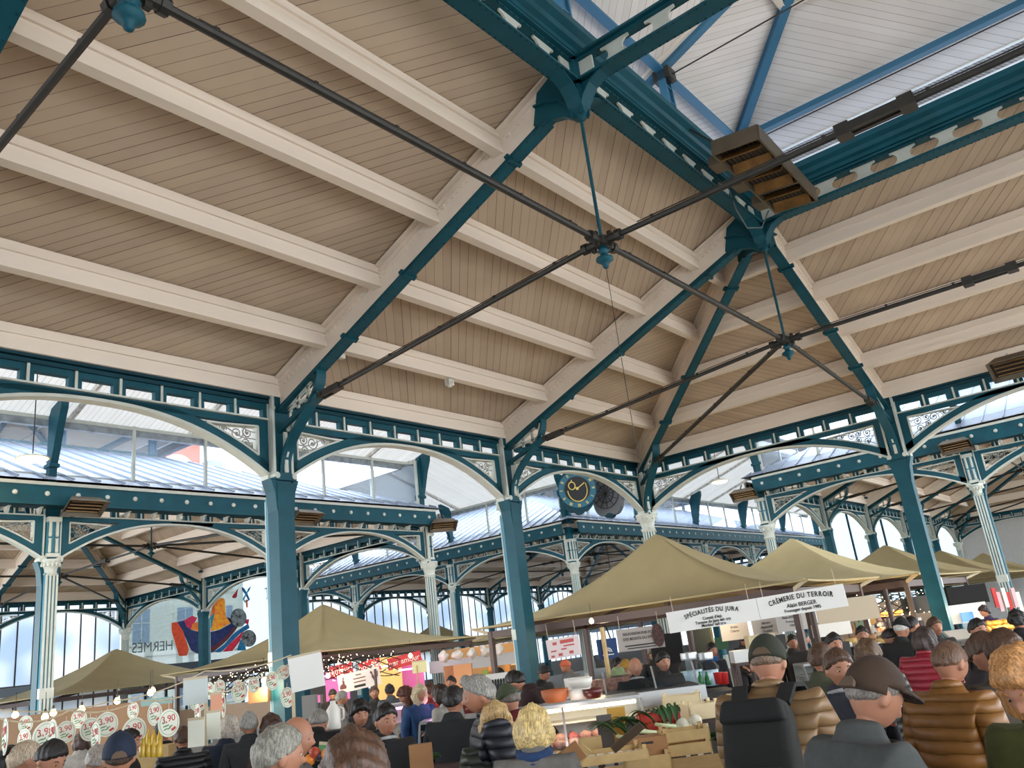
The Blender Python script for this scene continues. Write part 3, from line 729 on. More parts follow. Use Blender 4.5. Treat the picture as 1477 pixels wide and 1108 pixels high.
def make_spost():
    r = empty('street_roof_post'); mb = MB()
    mb.prism([(.06, 6.55), (.2, 6.55), (.2, 8.2), (.1, 8.38), (-.42, 8.52), (-.4, 8.3), (-.24, 7.9), (-.1, 7.4), (.02, 7.05)], (0, 0, 0), (0, 1, 0), (0, 0, 1), .16, TEAL)
    for i in range(9):
        z = 7.15+i*.12
        for x in (-.05, .05): mb.box((x, .02-.03-(max(0, z-7.1)*.28), z), (.02, .03, .02), TEALD)
    mb.build('post_plate', r)
    mb = MB(); mb.bx(-.11, .11, -.03, .26, 7.02, 7.1, TEAL); mb.bx(-.12, .12, -.04, .28, 6.52, 6.6, TEAL); mb.build('collar_trim', r)
    return proto(r)
SPOST = make_spost()
def make_screen(L):
    r = empty('window_1'); mb = MB(); mb.bx(0, L, .24, .25, 6.9, 8.2, GLASS); mb.build('pane', r); mb = MB()
    n = 3
    for i in range(n+1): mb.bx(i*L/n-.035, i*L/n+.035, .2, .28, 6.78, 8.25, PALE)
    mb.bx(0, L, .21, .27, 6.86, 6.92, PALE); mb.bx(0, L, .21, .27, 8.16, 8.24, PALE)
    for i in range(n+1): mb.bar((i*L/n-.1, .25, 6.72), (i*L/n-.1, .25, 6.9), .02, .02, RODM)
    mb.build('mullion', r); return proto(r)
SCREEN = {L: make_screen(L) for L in (BX, BY, WL)}
def make_facade(L, m):
    r = empty('window_2'); mb = MB(); mb.bx(.15, L-.15, -.16, -.15, 2.95, 6.2, m); mb.build('pane', r)
    mb = MB(); mb.bx(.15, L-.15, -.16, -.15, .9, 2.65, m); mb.build('pane', r)
    mb = MB(); n = 9
    for i in range(1, n): mb.bx(i*L/n-.022, i*L/n+.022, -.17, -.1, .9, 6.2, RODM)
    mb.bx(0, L, -.2, -.05, 2.62, 2.98, mat('grey_transom', (120, 132, 146), .6)); mb.bx(0, L, -.2, -.04, 2.98, 3.02, RODM); mb.bx(0, L, -.22, -.05, 0, .95, mat('grey_plinth', (110, 108, 106), .7)); mb.build('mullion', r)
    return proto(r)
FAC = {L: make_facade(L, FROST) for L in (BX, BY, WL)}
wn = [0]
def window(src, p, rz):
    wn[0] += 1; o = inst(src, p, rz); o.name = f'window_{wn[0]}'; tag(o, kind='structure')
for P in PAV:
    for s, (x, y), rz, L, i in side_frames(P):
        c, sn = math.cos(rz), math.sin(rz); e = [Vector((x, y, z)) for z in (1, 8)]+[Vector((x+c*L, y+sn*L, z)) for z in (1, 8)]
        k = (P['n'], s)
        if k == ('main', 'x1'): window(FAC[L], (x, y, 0), rz)
        if not inview(e, 40): continue
        if k in VISGUT: window(SCREEN[L], (x, y, 0), rz)
        if k in {('left', 'y0'), ('far', 'y0'), ('far', 'x0')}: window(FAC[L], (x, y, 0), rz)
    ox, oy = P['o']
    for i in range(6):
        for j in range(4):
            if not (i in (0, 5) or j in (0, 3)): continue
            p = Vector((ox+XS[i], oy+YS[j], 0))
            for s, ok, rz in (('y0', j == 0, 0), ('y1', j == 3, PI), ('x0', i == 0, -PI/2), ('x1', i == 5, PI/2)):
                if ok and (P['n'], s) in VISGUT and inview([p+Vector((0, 0, 7)), p+Vector((0, 0, 8.2))], 40):
                    ki = (5-i) if P['cx'] else i; kj = (3-j) if P['cy'] else j
                    n = ki if s[0] == 'y' else kj
                    tag(inst(SPOST, p, rz), f'street roof post, {P["ph"]}, {P["sd"][s]}, ' + (f'{ORD[n-1]} after the corner' if n else 'at the crossing corner'), 'post', f'street roof posts of the {P["ph"]}')
# end of the right hall: plain grey panels
mb = MB(); GP = mat('grey_wall_panel', (188, 188, 186), .6, noise=.08)
mb.bx(-37.0, -36.85, -.2, 19.2, 0, 7, GP)
for y in range(0, 19, 2): mb.bx(-36.86, -36.83, y, y+.05, 0, 7, RODM)
tag(mb.build('wall_end'), kind='structure')
# glazed ends of the two streets
ENDG = glass_mat('end_glass', (.36, .4, .42), haze=.02)  # end glass tinted dark to hold down the daylight outside
def end_window(p0, rz, L, n, ztop=8.2):
    wn[0] += 1; r = empty(f'window_{wn[0]}', p0, rz); tag(r, kind='structure')
    mb = MB(); mb.bx(0, L, 0, .02, 3.3, ztop, ENDG); mb.bx(0, L, 0, .02, 0, 2.75, ENDG); mb.build('pane', r)
    mb = MB(); mb.bx(0, L, -.15, .15, 2.72, 3.3, mat('dark_transom', (44, 58, 70), .5))
    for i in range(9): mb.bx(i*L/8-.03, i*L/8+.03, -.05, .08, 0, 2.75, TEALD)
    for i in range(n+1): mb.bx(i*L/n-.05, i*L/n+.05, -.06, .08, 3.3, ztop, TEALD)
    mb.bx(0, L, -.1, .1, ztop-.1, ztop+.1, TEALD); mb.build('mullion', r)
end_window((-8, -27.25, 0), 0, 8, 2); end_window((-36.7, -8, 0), PI/2, 8, 4)
# painted glass at the end of the left street: thin paint that lets daylight through
def backlit(rgb, dark):
    m = mat('paint_%d_%d_%d' % rgb, rgb, .45, noise=.3, nscale=6, dark=dark); nt = m.node_tree; b = nt.nodes['Principled BSDF']
    t = nt.nodes.new('ShaderNodeBsdfTranslucent'); x = nt.nodes.new('ShaderNodeMixShader'); x.inputs[0].default_value = .3; nt.links.new(b.inputs['Base Color'].links[0].from_socket, t.inputs[0])
    nt.links.new(b.outputs[0], x.inputs[1]); nt.links.new(t.outputs[0], x.inputs[2]); nt.links.new(x.outputs[0], nt.nodes['Material Output'].inputs[0]); return m
def art():
    r = empty('painted_glass', (-4, -27.16, 0)); tag(r, 'bright painted shapes and reversed shop lettering on the glazed end of the street', 'window painting')
    def P(pts): return [(lambda w: (w.x+4, w.z))(aty(180+x/6.714, 840+y/6.714, -27.16)) for x, y in pts]
    k = [0]
    def sh(name, pts, rgb, lab=None, dark=None):
        k[0] += 1; mb = MB(); mb.prism(P(pts), (0, .004*k[0], 0), (1, 0, 0), (0, 0, 1), .012, backlit(rgb, dark)); o = mb.build(name, r)
        if lab: o['label'] = lab
    sh('bowl', [(505, 385), (570, 370), (640, 460), (780, 495), (920, 460), (1030, 400), (960, 330), (1090, 370), (1120, 390), (1060, 480), (950, 600), (850, 680), (700, 690), (640, 660), (600, 560), (545, 450)], (22, 48, 120), 'deep blue bowl shape', (10, 20, 60))
    sh('banner', [(450, 395), (505, 385), (560, 470), (620, 650), (600, 710), (525, 715), (490, 600), (455, 480)], (236, 84, 30), 'orange red upright band')
    sh('petal', [(570, 370), (650, 325), (700, 345), (670, 400), (640, 455), (600, 430)], (224, 40, 92), 'pink petal')
    sh('disc', [(640, 455), (650, 410), (690, 385), (740, 390), (780, 430), (820, 475), (780, 490), (720, 480)], (244, 140, 40), 'orange disc')
    sh('wedge', [(790, 375), (870, 290), (840, 440), (820, 460)], (34, 150, 160), 'teal wedge')
    sh('column', [(830, 475), (870, 290), (870, 195), (935, 150), (965, 165), (975, 330), (1020, 395), (920, 455)], (244, 190, 30), 'yellow and orange upright', (236, 110, 40))
    sh('flame', [(800, 330), (870, 195), (870, 290), (830, 330)], (240, 120, 40))
    sh('stripe', [(945, 675), (1010, 600), (1150, 470), (1110, 570), (1040, 665)], (232, 40, 80), 'pink stripe')
    sh('stripe', [(860, 675), (960, 600), (1060, 490), (1190, 400), (1205, 445), (1110, 500), (960, 650), (920, 680)], (28, 120, 180), 'blue stripe')
    sh('stripe', [(1110, 570), (1150, 520), (1170, 660), (1080, 660)], (24, 140, 190))
    sh('stripe', [(800, 650), (900, 590), (1000, 500), (1060, 420), (1065, 460), (990, 560), (880, 650), (810, 680)], (110, 38, 50), 'dark red stripe')
    sh('petal', [(1130, 360), (1200, 360), (1190, 410), (1160, 400)], (226, 50, 90))
    for cx, cy, rr in ((1195, 545, 72), (1095, 345, 78)):
        sh('orb', [(cx+rr*math.cos(a*PI/10), cy+rr*1.15*math.sin(a*PI/10)) for a in range(20)], (150, 158, 160), 'mottled grey orb', (30, 34, 40))
    sh('curl', [(1125, 50), (1150, 60), (1180, 110), (1205, 170), (1180, 190), (1185, 170), (1160, 120), (1130, 80)], (40, 110, 180)); sh('curl', [(1215, 40), (1200, 80), (1170, 120), (1150, 170), (1170, 200), (1150, 195), (1135, 160), (1165, 110), (1190, 60)], (60, 170, 190))
    sh('curl', [(1160, 170), (1180, 170), (1185, 240), (1170, 250)], (230, 110, 60)); sh('petal', [(1030, 140), (1060, 100), (1090, 60), (1075, 150), (1040, 158)], (200, 60, 70))
    o = link('lettering', text_mesh('HERMÈS', .62, mat('grey_lettering', (84, 100, 108), .6), 'LEFT', .004, .9), r); o.rotation_euler = (PI/2, .06*0, 0); o.location = (1.72, .02, 3.92); o['label'] = 'reversed grey shop lettering'
art()
# town outside, seen through glass and lantern gaps
STONE = mat('limestone', (226, 222, 206), .8, noise=.12, nscale=.8); SLATE = mat('slate', (120, 134, 156), .6); PANE = mat('far_window_glass', (130, 150, 168), .2)
def house(x0, x1, y0, y1, h, lab, m=STONE, slate=True):
    r = empty('town_building', ((x0+x1)/2, (y0+y1)/2, 0)); tag(r, lab, 'building'); w, d = (x1-x0)/2, (y1-y0)/2
    mb = MB(); mb.bx(-w, w, -d, d, 0, h, m); mb.bx(-w-.2, w+.2, d-.1, d+.3, h-.5, h, m); mb.bx(-w, w, d-.1, d+.12, 4.4, 4.7, m); mb.build('wall', r)
    mb = MB(); mb.prism([(-d-.3, h), (d+.3, h), (d*.55, h+3), (-d*.55, h+3)], (0, 0, 0), (0, 1, 0), (0, 0, 1), 2*w, SLATE); mb.build('roof', r)
    n = int(2*w/2.6)
    for i in range(n):
        for z in (1.2, 5.2, 8.4):
            if z+2 > h: continue
            x = -w+(i+.5)*2*w/n; mb = MB(); mb.bx(x-.75, x+.75, d-.02, d+.1, z-.15, z+2.3, m); mb.bx(x-.55, x+.55, d+.08, d+.13, z, z+2.1, PANE); mb.bx(x-.03, x+.03, d+.12, d+.16, z, z+2.1, FASC); mb.bx(x-.55, x+.55, d+.12, d+.16, z+1.2, z+1.26, FASC); mb.build('window', r)
house(-16, 2, -52, -42, 11.5, 'pale stone town house seen through the glazed street end')
bp = aty(262, 668, -60)
def brick():
    r = empty('brick_gable', (bp.x, -60, 0)); tag(r, 'red brick gable with white arched dormer behind the left hall roof', 'building')
    BRK_ = mat('red_brick', (200, 92, 74), .8, noise=.15, nscale=6)
    mb = MB(); w = 2.6; h0 = bp.z-2
    mb.bx(-4, 4, -3, 0, 0, h0, STONE); mb.bx(-2.2, .8, -2, -.5, h0, h0+5, BRK_); mb.build('wall', r)
    mb = MB(); mb.prism([(-5.4, h0-1), (-4.2, h0+2.6), (-2.9, h0+2.6), (-2, h0-1)], (0, -1.5, 0), (1, 0, 0), (0, 0, 1), 3, SLATE); mb.build('roof', r)
    mb = MB(); c = (.6, h0+.9)
    for r0, r1, d in ((1.2, 1.75, .4), (.75, 1.15, .2)):
        pts = [(c[0]+r1*math.cos(a*PI/16), c[1]+r1*math.sin(a*PI/16)) for a in range(17)]+[(c[0]+r0*math.cos(a*PI/16), c[1]+r0*math.sin(a*PI/16)) for a in range(16, -1, -1)]
        for i in range(16): mb.prism([pts[i], pts[i+1], pts[32-i], pts[33-i]], (0, .3, 0), (1, 0, 0), (0, 0, 1), d, FASC)
    mb.bx(-1.2, 2.4, 0, .5, c[1]-1.2, c[1]+.05, FASC); mb.build('dormer', r)
    mb = MB(); mb.bx(-.1, 1.3, .1, .2, c[1], c[1]+.7, PANE); mb.build('pane', r)
brick()
# ------------------------------------------------------------------ clocks at the crossing
GOLD = mat('gold_leaf', (232, 206, 120), .35, .6); BLACKD = mat('clock_black', (24, 22, 20), .4); DIAL = mat('clock_ring_blue', (40, 100, 122), .5); GREYD = mat('clock_back_grey', (96, 100, 104), .6)
def clock(p, yaw, lab, back=False):
    r = empty('street_clock', p, yaw); tag(r, lab, 'clock', )   # dial faces local +X
    A = Matrix(((0, 0, 1), (1, 0, 0), (0, 1, 0)))          # lathe axis -> +X, u -> Y, v -> Z
    R0 = .64
    mb = MB(); pts = [((R0+.05*math.cos(8*a))*math.cos(a), (R0*1.12+.09*math.cos(6*a))*math.sin(a)-.03) for a in [2*PI*i/48 for i in range(48)]]
    mb.prism(pts, (0, 0, 0), (0, 1, 0), (0, 0, 1), .22, TEALD if not back else GREYD)
    pts = [(.2*math.cos(a), -.68+.16*math.sin(a)) for a in [2*PI*i/20 for i in range(20)]]; mb.prism(pts, (0, 0, 0), (0, 1, 0), (0, 0, 1), .2, TEALD); mb.build('case', r)
    mb = MB(); mb.lathe([(.4, .0), (R0, .0), (R0-.02, .03), (.42, .03)], 40, DIAL, (.11, 0, 0), A); mb.build('dial_ring', r)
    mb = MB()
    for i in range(12):
        a = PI/2-2*PI*i/12; d = Vector((0, math.cos(a), math.sin(a))); n = (1, 2, 3, 2, 1, 2, 3, 3, 2, 1, 2, 2)[i]
        for q in range(n): 
            o = Vector((0, -d.z, d.y))*(q-(n-1)/2)*.035; mb.bar(d*.5+o+Vector((.145, 0, 0)), d*.6+o+Vector((.145, 0, 0)), .018, .01, GOLD, (1, 0, 0))
    mb.build('numeral', r)
    mb = MB(); mb.lathe([(.44, 0), (.44, .02), (.0, .03)], 40, BLACKD, (.13, 0, 0), A); mb.build('dial_centre', r)
    if back:
        mb = MB()
        for i in range(12):
            a = 2*PI*i/12; mb.bar((-.14, 0, 0), (-.14, .5*math.cos(a), .5*math.sin(a)), .02, .02, BLACKD, (1, 0, 0))
        for q in (.3, .5): mb.tube([(-.14, q*math.cos(2*PI*i/24), q*math.sin(2*PI*i/24)) for i in range(25)], .015, 5, BLACKD)
        mb.build('back_spoke', r)
    mb = MB(); c = (.17, 0, .02)
    mb.bar((.17, 0, .02), (.17, .27, .2), .03, .015, GOLD, (1, 0, 0)); mb.lathe([(.05, 0), (.05, .03)], 12, GOLD, (.16, 0, .02), A); mb.build('minute_hand', r)
    mb = MB(); mb.tube([(.17, -.17+.11*math.cos(2*PI*i/20), .13+.13*math.sin(2*PI*i/20)) for i in range(21)], .02, 6, GOLD); mb.bar((.17, -.07, .07), (.17, 0, .02), .03, .015, GOLD, (1, 0, 0)); mb.bar((.17, -.17, .26), (.17, -.16, .33), .03, .015, GOLD, (1, 0, 0)); mb.build('hour_hand', r)
    mb = MB(); mb.tube([(.17, .33*math.cos(a), -.02+.4*math.sin(a)) for a in [PI+PI*i/20 for i in range(21)]], [.012+.01*math.sin(PI*i/20) for i in range(21)], 6, GOLD); mb.tube([(.17, .33, -.02), (.17, .3, .18)], .012, 6, GOLD); mb.build('crescent', r)
    mb = MB(); mb.tube([(0, 0, .7), (0, 0, 9.6-p[2])], .03, 8, RODM); mb.build('hanger', r)
cp = at(832, 707, 28.3); cq = at(876, 713, 28.9)
clock(cp, math.atan2(CAM.y-cp.y, CAM.x-cp.x)+.12, 'round blue clock with black dial and gold hands hanging at the crossing'); clock(cq, math.atan2(CAM.y-cq.y, CAM.x-cq.x)+PI-.5, 'second round clock seen from its spoked grey back, behind the gold-handed one', True)
# ------------------------------------------------------------------ heaters
HM = mat('heater_steel', (104, 92, 76), .45, .4, noise=.2, nscale=4); HD = mat('heater_mesh', (36, 30, 26), .5, .3); HB = mat('heater_bronze', (150, 112, 64), .3, .5, noise=.5, nscale=5)
def hood_heater(p, rz, lab, s=1, tilt=-.5):
    r = empty('hooded_heater', p, rz); tag(r, lab, 'heater')          # opens towards local -Y and down
    Mx = Matrix.Rotation(tilt, 3, 'X'); mb = MB(); w, d, h = .42*s, .26*s, .22*s
    def q(ps, m): mb.add([Mx @ Vector(v) for v in ps], [tuple(range(len(ps)))], m)
    t = [(-w*.7, -d*.5, h), (w*.7, -d*.5, h), (w*.7, d*.5, h), (-w*.7, d*.5, h)]; b = [(-w, -d, 0), (w, -d, 0), (w, d, 0), (-w, d, 0)]
    q(t, HM)
    for k in range(4): q([b[k], b[(k+1) % 4], t[(k+1) % 4], t[k]], HM)
    for a, c in zip(b, b[1:]+b[:1]): mb.bar(Mx @ Vector(a), Mx @ Vector(c), .02, .02, HM)
    mb.build('hood', r)
    mb = MB(); q2 = lambda ps, m: mb.add([Mx @ Vector(v) for v in ps], [tuple(range(len(ps)))], m)
    q2([(-w*.85, -d*.8, h*.3), (w*.85, -d*.8, h*.3), (w*.85, d*.8, h*.3), (-w*.85, d*.8, h*.3)], HD)
    for i in range(4): mb.bar(Mx @ Vector((-w*.8, -d*.6+i*d*.4, h*.2)), Mx @ Vector((w*.8, -d*.6+i*d*.4, h*.2)), .02, .02, HB)
    mb.build('burner_grid', r)
    mb = MB()
    for x in (-w*.6, w*.6): mb.bar(Mx @ Vector((x, d*.6, h*.6)), Vector((x*.5, d+.35*s, h+.25*s)), .03, .03, HM)
    mb.bar((0, d+.35*s, h-.3*s), (0, d+.35*s, h+.3*s), .05, .05, HM); mb.build('mounting_arm', r)
for (x, y), rz, lab in (((11.05, -8.62+.32), PI, 'brown hooded heater on the arcade column at the left edge'), ((5.25, -8.62+.4), PI, 'brown hooded heater half hidden behind the plain teal column'), ((-.1, -8.3), PI-.6, 'brown hooded heater on the corner column of the left hall')):
    hood_heater((x, y+1.0, 5.98), rz, lab)
hood_heater((-7.3, -.3, 5.98), PI/2+.2, 'brown hooded heater on the corner column of the right hall'); hood_heater((-7.3, 6.3, 6.05), PI/2, 'small hooded heater on the column of the right hall, second along')
hood_heater(atx(1468, 530, .75), PI/2, 'large dark hooded heater under the eave at the right edge', 1.15)
def big_heater():
    c = Vector((7.72, 7.37, 8.36)); r = empty('radiant_heater', c, .03); tag(r, 'long steel radiant heater with three bronze panels hanging from the lantern', 'heater')
    T = Matrix.Rotation(-.1, 3, 'X'); mb = MB(); L, w = 2.5, .68
    for y in (-w/2, w/2): mb.box(T @ Vector((0, y, .1)), (L, .03, .22), HM, T)
    mb.box(T @ Vector((0, 0, .2)), (L, w, .03), HM, T)
    for i in range(4): mb.box(T @ Vector((-L/2+i*L/3, 0, .1)), (.04, w, .22), HM, T)
    mb.build('casing', r)
    for i in range(3):
        x = -L/2+(i+.5)*L/3; mb = MB(); mb.box(T @ Vector((x, 0, .08)), (L/3-.1, w-.08, .02), HD, T); gp_ = mb
        for k in range(9): mb.box(T @ Vector((x, -w/2+.08+k*.065, .06)), (L/3-.1, .006, .01), HM, T)
        mb.build('burner_grid', r)
        for s in (-1, 1):
            mb = MB(); mb.box(T @ Vector((x+s*.22, 0, .0)), (.16, w-.1, .015), HB, T @ Matrix.Rotation(s*.9, 3, 'Y')); mb.build('reflector', r)['label'] = 'bronze reflector'
        mb = MB(); mb.box(T @ Vector((x, -w/2-.1, .06)), (.3, .18, .14), HM, T); mb.build('gas_valve', r)
    mb = MB(); mb.bar((-.9, -.2, .2), (-1.0, -.75, .95), .03, .03, RODM); mb.bar((.8, -.2, .2), (.8, -.8, .95), .03, .03, RODM)
    mb.tube([(-1.1, -.4, .05), (-1.2, -.6, -.15), (-.9, -.75, -.2), (-.7, -.8, .1), (-.75, -.85, .5)], .012, 5, GREYD); mb.build('bracket_and_cable', r)
big_heater()
# lamps
LAMPG = mat('lamp_glow', (255, 214, 120), .4, emit=14)
def street_lamp(p, lab):
    r = empty('pendant_lamp', p); tag(r, lab, 'lamp'); mb = MB(); mb.lathe([(.05, .1), (.3, .02), (.3, 0)], 16, FASC); mb.build('lamp_shade', r)
    mb = MB(); mb.lathe([(.27, -.005), (.2, -.04), (.0, -.05)], 16, LAMPG); mb.build('diffuser', r)
    mb = MB(); mb.tube([(0, 0, .08), (0, 0, 9.3-p[2])], .012, 5, RODM); mb.build('cord', r)
street_lamp(at(1038, 695, 29), 'glowing yellow lamp hanging in the street past the corner column'); street_lamp(at(47, 662, 16.4), 'glowing lamp hanging in the left street at the left edge')

p = aty(648, 549, 1.31); mb = MB(); mb.bx(-.07, .07, -.05, .05, -.06, .06, FASC); mb.lathe([(.03, -.09), (.05, -.06)], 10, FASC); o = mb.build('detector_box'); o.location = (p.x, 1.31, 6.71); tag(o, 'small white detector box under a purlin, midway between two teal trusses', 'detector')
p = aty(490, 513, 1.4); mb = MB(); mb.bx(-.14, .14, -.04, .04, -.04, .04, FASC); o = mb.build('detector_box'); o.location = (p.x, 1.33, 6.7); tag(o, 'small white box beside the curved brace of the plain teal column', 'detector')
mb = MB(); mb.tube([(0, 0, 0), (0, 0, -2.3)], .004, 4, RODM); o = mb.build('hanging_wire'); o.location = (11.44, 6.42, 6.12); tag(o, 'thin wire hanging straight down from the middle tie rod joint', 'wire')
# ------------------------------------------------------------------ people
def skin_mesh(pts, edges, rad, sub=2, root=0):
    me = bpy.data.meshes.new('s'); me.from_pydata([tuple(p) for p in pts], edges, []); o = bpy.data.objects.new('s', me); COL.objects.link(o)
    o.modifiers.new('sk', 'SKIN').use_smooth_shade = True
    sv = me.skin_vertices[0].data if me.skin_vertices else None
    if sv is None:
        bm = bmesh.new(); bm.from_mesh(me); bm.verts.layers.skin.verify(); bm.to_mesh(me); bm.free(); sv = me.skin_vertices[0].data
    for i, r in enumerate(rad): sv[i].radius = (r if isinstance(r, tuple) else (r, r))
    sv[root].use_root = True
    if sub: m = o.modifiers.new('su', 'SUBSURF'); m.levels = sub; m.render_levels = sub
    dg = bpy.context.evaluated_depsgraph_get(); out = bpy.data.meshes.new_from_object(o.evaluated_get(dg)); bpy.data.objects.remove(o); bpy.data.meshes.remove(me)
    return out
def gs(x, c, w): return math.exp(-((x-c)/w)**2)
def head_r(d):                                             # radius of the head in unit direction d (forward +Y)
    x, y, z = d
    a = 1/math.sqrt((x/.076)**2+(y/.098)**2+(z/.118)**2)
    f = max(0, y)
    if z < 0: a *= 1-.12*min(1, -z*1.3)*(1-.35*f)          # jaw narrows
    r = a
    r += .026*gs(x, 0, .16)*gs(z, -.16, .17)*(f > .5)*gs(y, 1, .5)          # nose
    r += .006*gs(z, .22, .1)*f*gs(x, 0, .6)                               # brow
    r -= .010*(gs(x, .36, .16)+gs(x, -.36, .16))*gs(z, .04, .12)*f           # sockets
    r += .006*gs(x, 0, .25)*gs(z, -.52, .09)*f                            # lips
    r -= .004*gs(x, 0, .3)*gs(z, -.43, .05)*f
    r += .010*gs(x, 0, .3)*gs(z, -.78, .14)*f                              # chin
    r += .004*(gs(x, .5, .2)+gs(x, -.5, .2))*gs(z, -.15, .2)*f              # cheeks
    r += .010*max(0, -y)*gs(z, .15, .5)                                    # back of the skull
    return r
def ball(n, m, fn):
    vs = []; fs = []
    for i in range(m+1):
        t = PI*i/m
        for k in range(n):
            a = 2*PI*k/n; d = Vector((math.sin(t)*math.cos(a), math.sin(t)*math.sin(a), math.cos(t))); vs.append(d*fn(d))
    for i in range(m):
        for k in range(n): fs.append((i*n+k, (i+1)*n+k, (i+1)*n+(k+1) % n, i*n+(k+1) % n))
    return vs, fs
SKIN = [mat('skin_light', (168, 116, 90), .55, noise=.08, nscale=20), mat('skin_tan', (140, 94, 70), .55, noise=.08, nscale=20), mat('skin_dark', (120, 80, 62), .55)]
EYEW = mat('eye_white', (176, 166, 156), .3); EYE = mat('eye', (40, 34, 30), .15); LIP = mat('lip', (170, 92, 84), .5)
POSES = dict(stand=dict(lean=.03, arm='down', hd=.12), look=dict(lean=.12, arm='mid', hd=.5), reach=dict(lean=.16, arm='front', hd=.35), lean=dict(lean=.45, arm='front', hd=.5), walk=dict(lean=.05, arm='mid', hd=.05), bow=dict(lean=.2, arm='front', hd=.55))
CACHE = {}
def quilt(me, step, amp):
    for v in me.vertices: v.co += v.normal*(amp*(abs(math.sin(PI*v.co.z/step))-.6))
def pose_mesh(pose, puff, fine):
    key = (pose, puff, fine)
    if key in CACHE: return CACHE[key]
    p = POSES[pose]; PV = Vector((0, 0, .95)); RX = Matrix.Rotation(-p['lean'], 3, 'X')
    def up(v, k=1): v = Vector(v); return PV+Matrix.Rotation(-p['lean']*k, 3, 'X') @ (v-PV)
    sh, el, wr = {}, {}, {}
    for s in (-1, 1):
        sh[s] = up((s*.19, -.01, 1.40))
        if p['arm'] == 'down': el[s] = sh[s]+Vector((s*.06, -.03, -.28)); wr[s] = el[s]+Vector((s*.0, .06, -.25))
        elif p['arm'] == 'mid': el[s] = sh[s]+Vector((s*.07, -.03, -.28)); wr[s] = el[s]+Vector((-s*.06, .2, -.12 if s > 0 else .02))
        else: el[s] = sh[s]+Vector((s*.06, .08, -.27)); wr[s] = el[s]+Vector((-s*.08, .25, -.02 if s > 0 else -.08))
    nk, hc = up((0, .0, 1.45)), up((0, .045, 1.60), 1.15)
    H = Matrix.Rotation(-p['hd'], 3, 'X')
    # body: trunk, legs, arms, hands with five fingers
    P = [PV, up((0, 0, 1.12)), up((0, 0, 1.3)), nk, nk.lerp(hc, .55)]; E = [(0, 1), (1, 2), (2, 3), (3, 4)]; Rr = [.13, (.13, .10), (.15, .1), .06, .052]
    def ad(v, par, r): P.append(Vector(v)); Rr.append(r); E.append((par, len(P)-1)); return len(P)-1
    for s in (-1, 1):
        a = ad(sh[s], 2, .055); b = ad(el[s], a, .042); c = ad(wr[s], b, .028)
        d = (wr[s]-el[s]).normalized(); sd = d.cross(Vector((0, 0, 1))).normalized() if abs(d.z) < .9 else Vector((0, 1, 0)); dn = sd.cross(d)*-1
        if dn.z > 0: dn = -dn
        pl = ad(wr[s]+d*.05, c, (.034, .02)); k2 = ad(wr[s]+d*.085, pl, (.036, .018))
        for q, L in ((-1.5, .062), (-.5, .078), (.5, .072), (1.5, .056)):
            o = wr[s]+d*.095+sd*(q*.0205); f1 = ad(o, k2, .0095); f2 = ad(o+d*L*.5+dn*L*.18, f1, .009); ad(o+d*L*.8+dn*L*.55, f2, .0075)
        t = wr[s]+d*.035-sd*(s*.04); t1 = ad(t, pl, .011); t2 = ad(t+d*.03-sd*(s*.016)+dn*.008, t1, .0105); ad(t+d*.055-sd*(s*.012)+dn*.02, t2, .0085)
        h = ad((s*.095, 0, .87), 0, .09); k = ad((s*.105, .02, .5), h, .058); an = ad((s*.11, -.02, .1), k, .042); ad((s*.13, .13, .045), an, .036)
    body = skin_mesh(P, E, Rr, 2)
    bm = bmesh.new(); bm.from_mesh(body)
    vs, fs = ball(40, 30, head_r)
    nv = [bm.verts.new(H @ v+hc) for v in vs]
    for f in fs:
        try: bm.faces.new([nv[i] for i in f])
        except ValueError: pass
    for s in (-1, 1):                                      # ears
        ev, ef = ball(10, 8, lambda d: 1/math.sqrt((d.x/.014)**2+(d.y/.022)**2+(d.z/.034)**2)); ev = [bm.verts.new(H @ (v+Vector((s*.076, -.012, -.008)))+hc) for v in ev]
        for f in ef:
            try: bm.faces.new([ev[i] for i in f])
            except ValueError: pass
    bm.to_mesh(body); bm.free()
    o = bpy.data.objects.new('b', body); COL.objects.link(o); r = o.modifiers.new('r', 'REMESH'); r.mode = 'VOXEL'; r.voxel_size = .006 if fine else .0095; r.use_smooth_shade = True
    dg = bpy.context.evaluated_depsgraph_get(); bd = bpy.data.meshes.new_from_object(o.evaluated_get(dg)); bpy.data.objects.remove(o)
    # coat
    g = 1.0
    P = [Vector((0, 0, .80)), PV+Vector((0, 0, .02)), up((0, .01, 1.14)), up((0, 0, 1.31)), up((0, -.005, 1.43)), nk+Vector((0, .0, .03)), nk+Vector((0, .005, .075))]
    E = [(i, i+1) for i in range(6)]; k = 1.13 if puff else 1
    Rr = [(.205*k, .155*k), (.2*k, .155*k), (.195*k, .15*k), (.205*k, .15*k), (.13, .10), (.088, .085), (.082, .082)]
    for s in (-1, 1):
        a = ad(sh[s]+Vector((s*.01, 0, -.01)), 3, .088*k); b = ad(el[s], a, .07*k); c = ad(wr[s].lerp(el[s], .08), b, .05*k)
    coat = skin_mesh(P, E, Rr, 2)
    P = [Vector((0, 0, .92))]; E = []; Rr = [(.17, .13)]
    for s in (-1, 1):
        h = ad((s*.1, 0, .8), 0, .105); kk = ad((s*.108, .02, .5), h, .078); an = ad((s*.112, -.015, .13), kk, .066); ad((s*.112, -.01, .07), an, .068)
    trs = skin_mesh(P, E, Rr, 2)
    mb = MB()
    for s in (-1, 1): mb.lathe([(.05, 0), (.058, .02), (.055, .06), (.042, .1), (.036, .14)], 12, EYE, (s*.12, .03, 0), None, .9, 1.0); mb.lathe([(.045, 0), (.05, .02), (.042, .05), (.0, .075)], 12, EYE, (s*.125, .11, 0), None, .95, 1.5)
    shoes = mb.mesh('shoe', True)
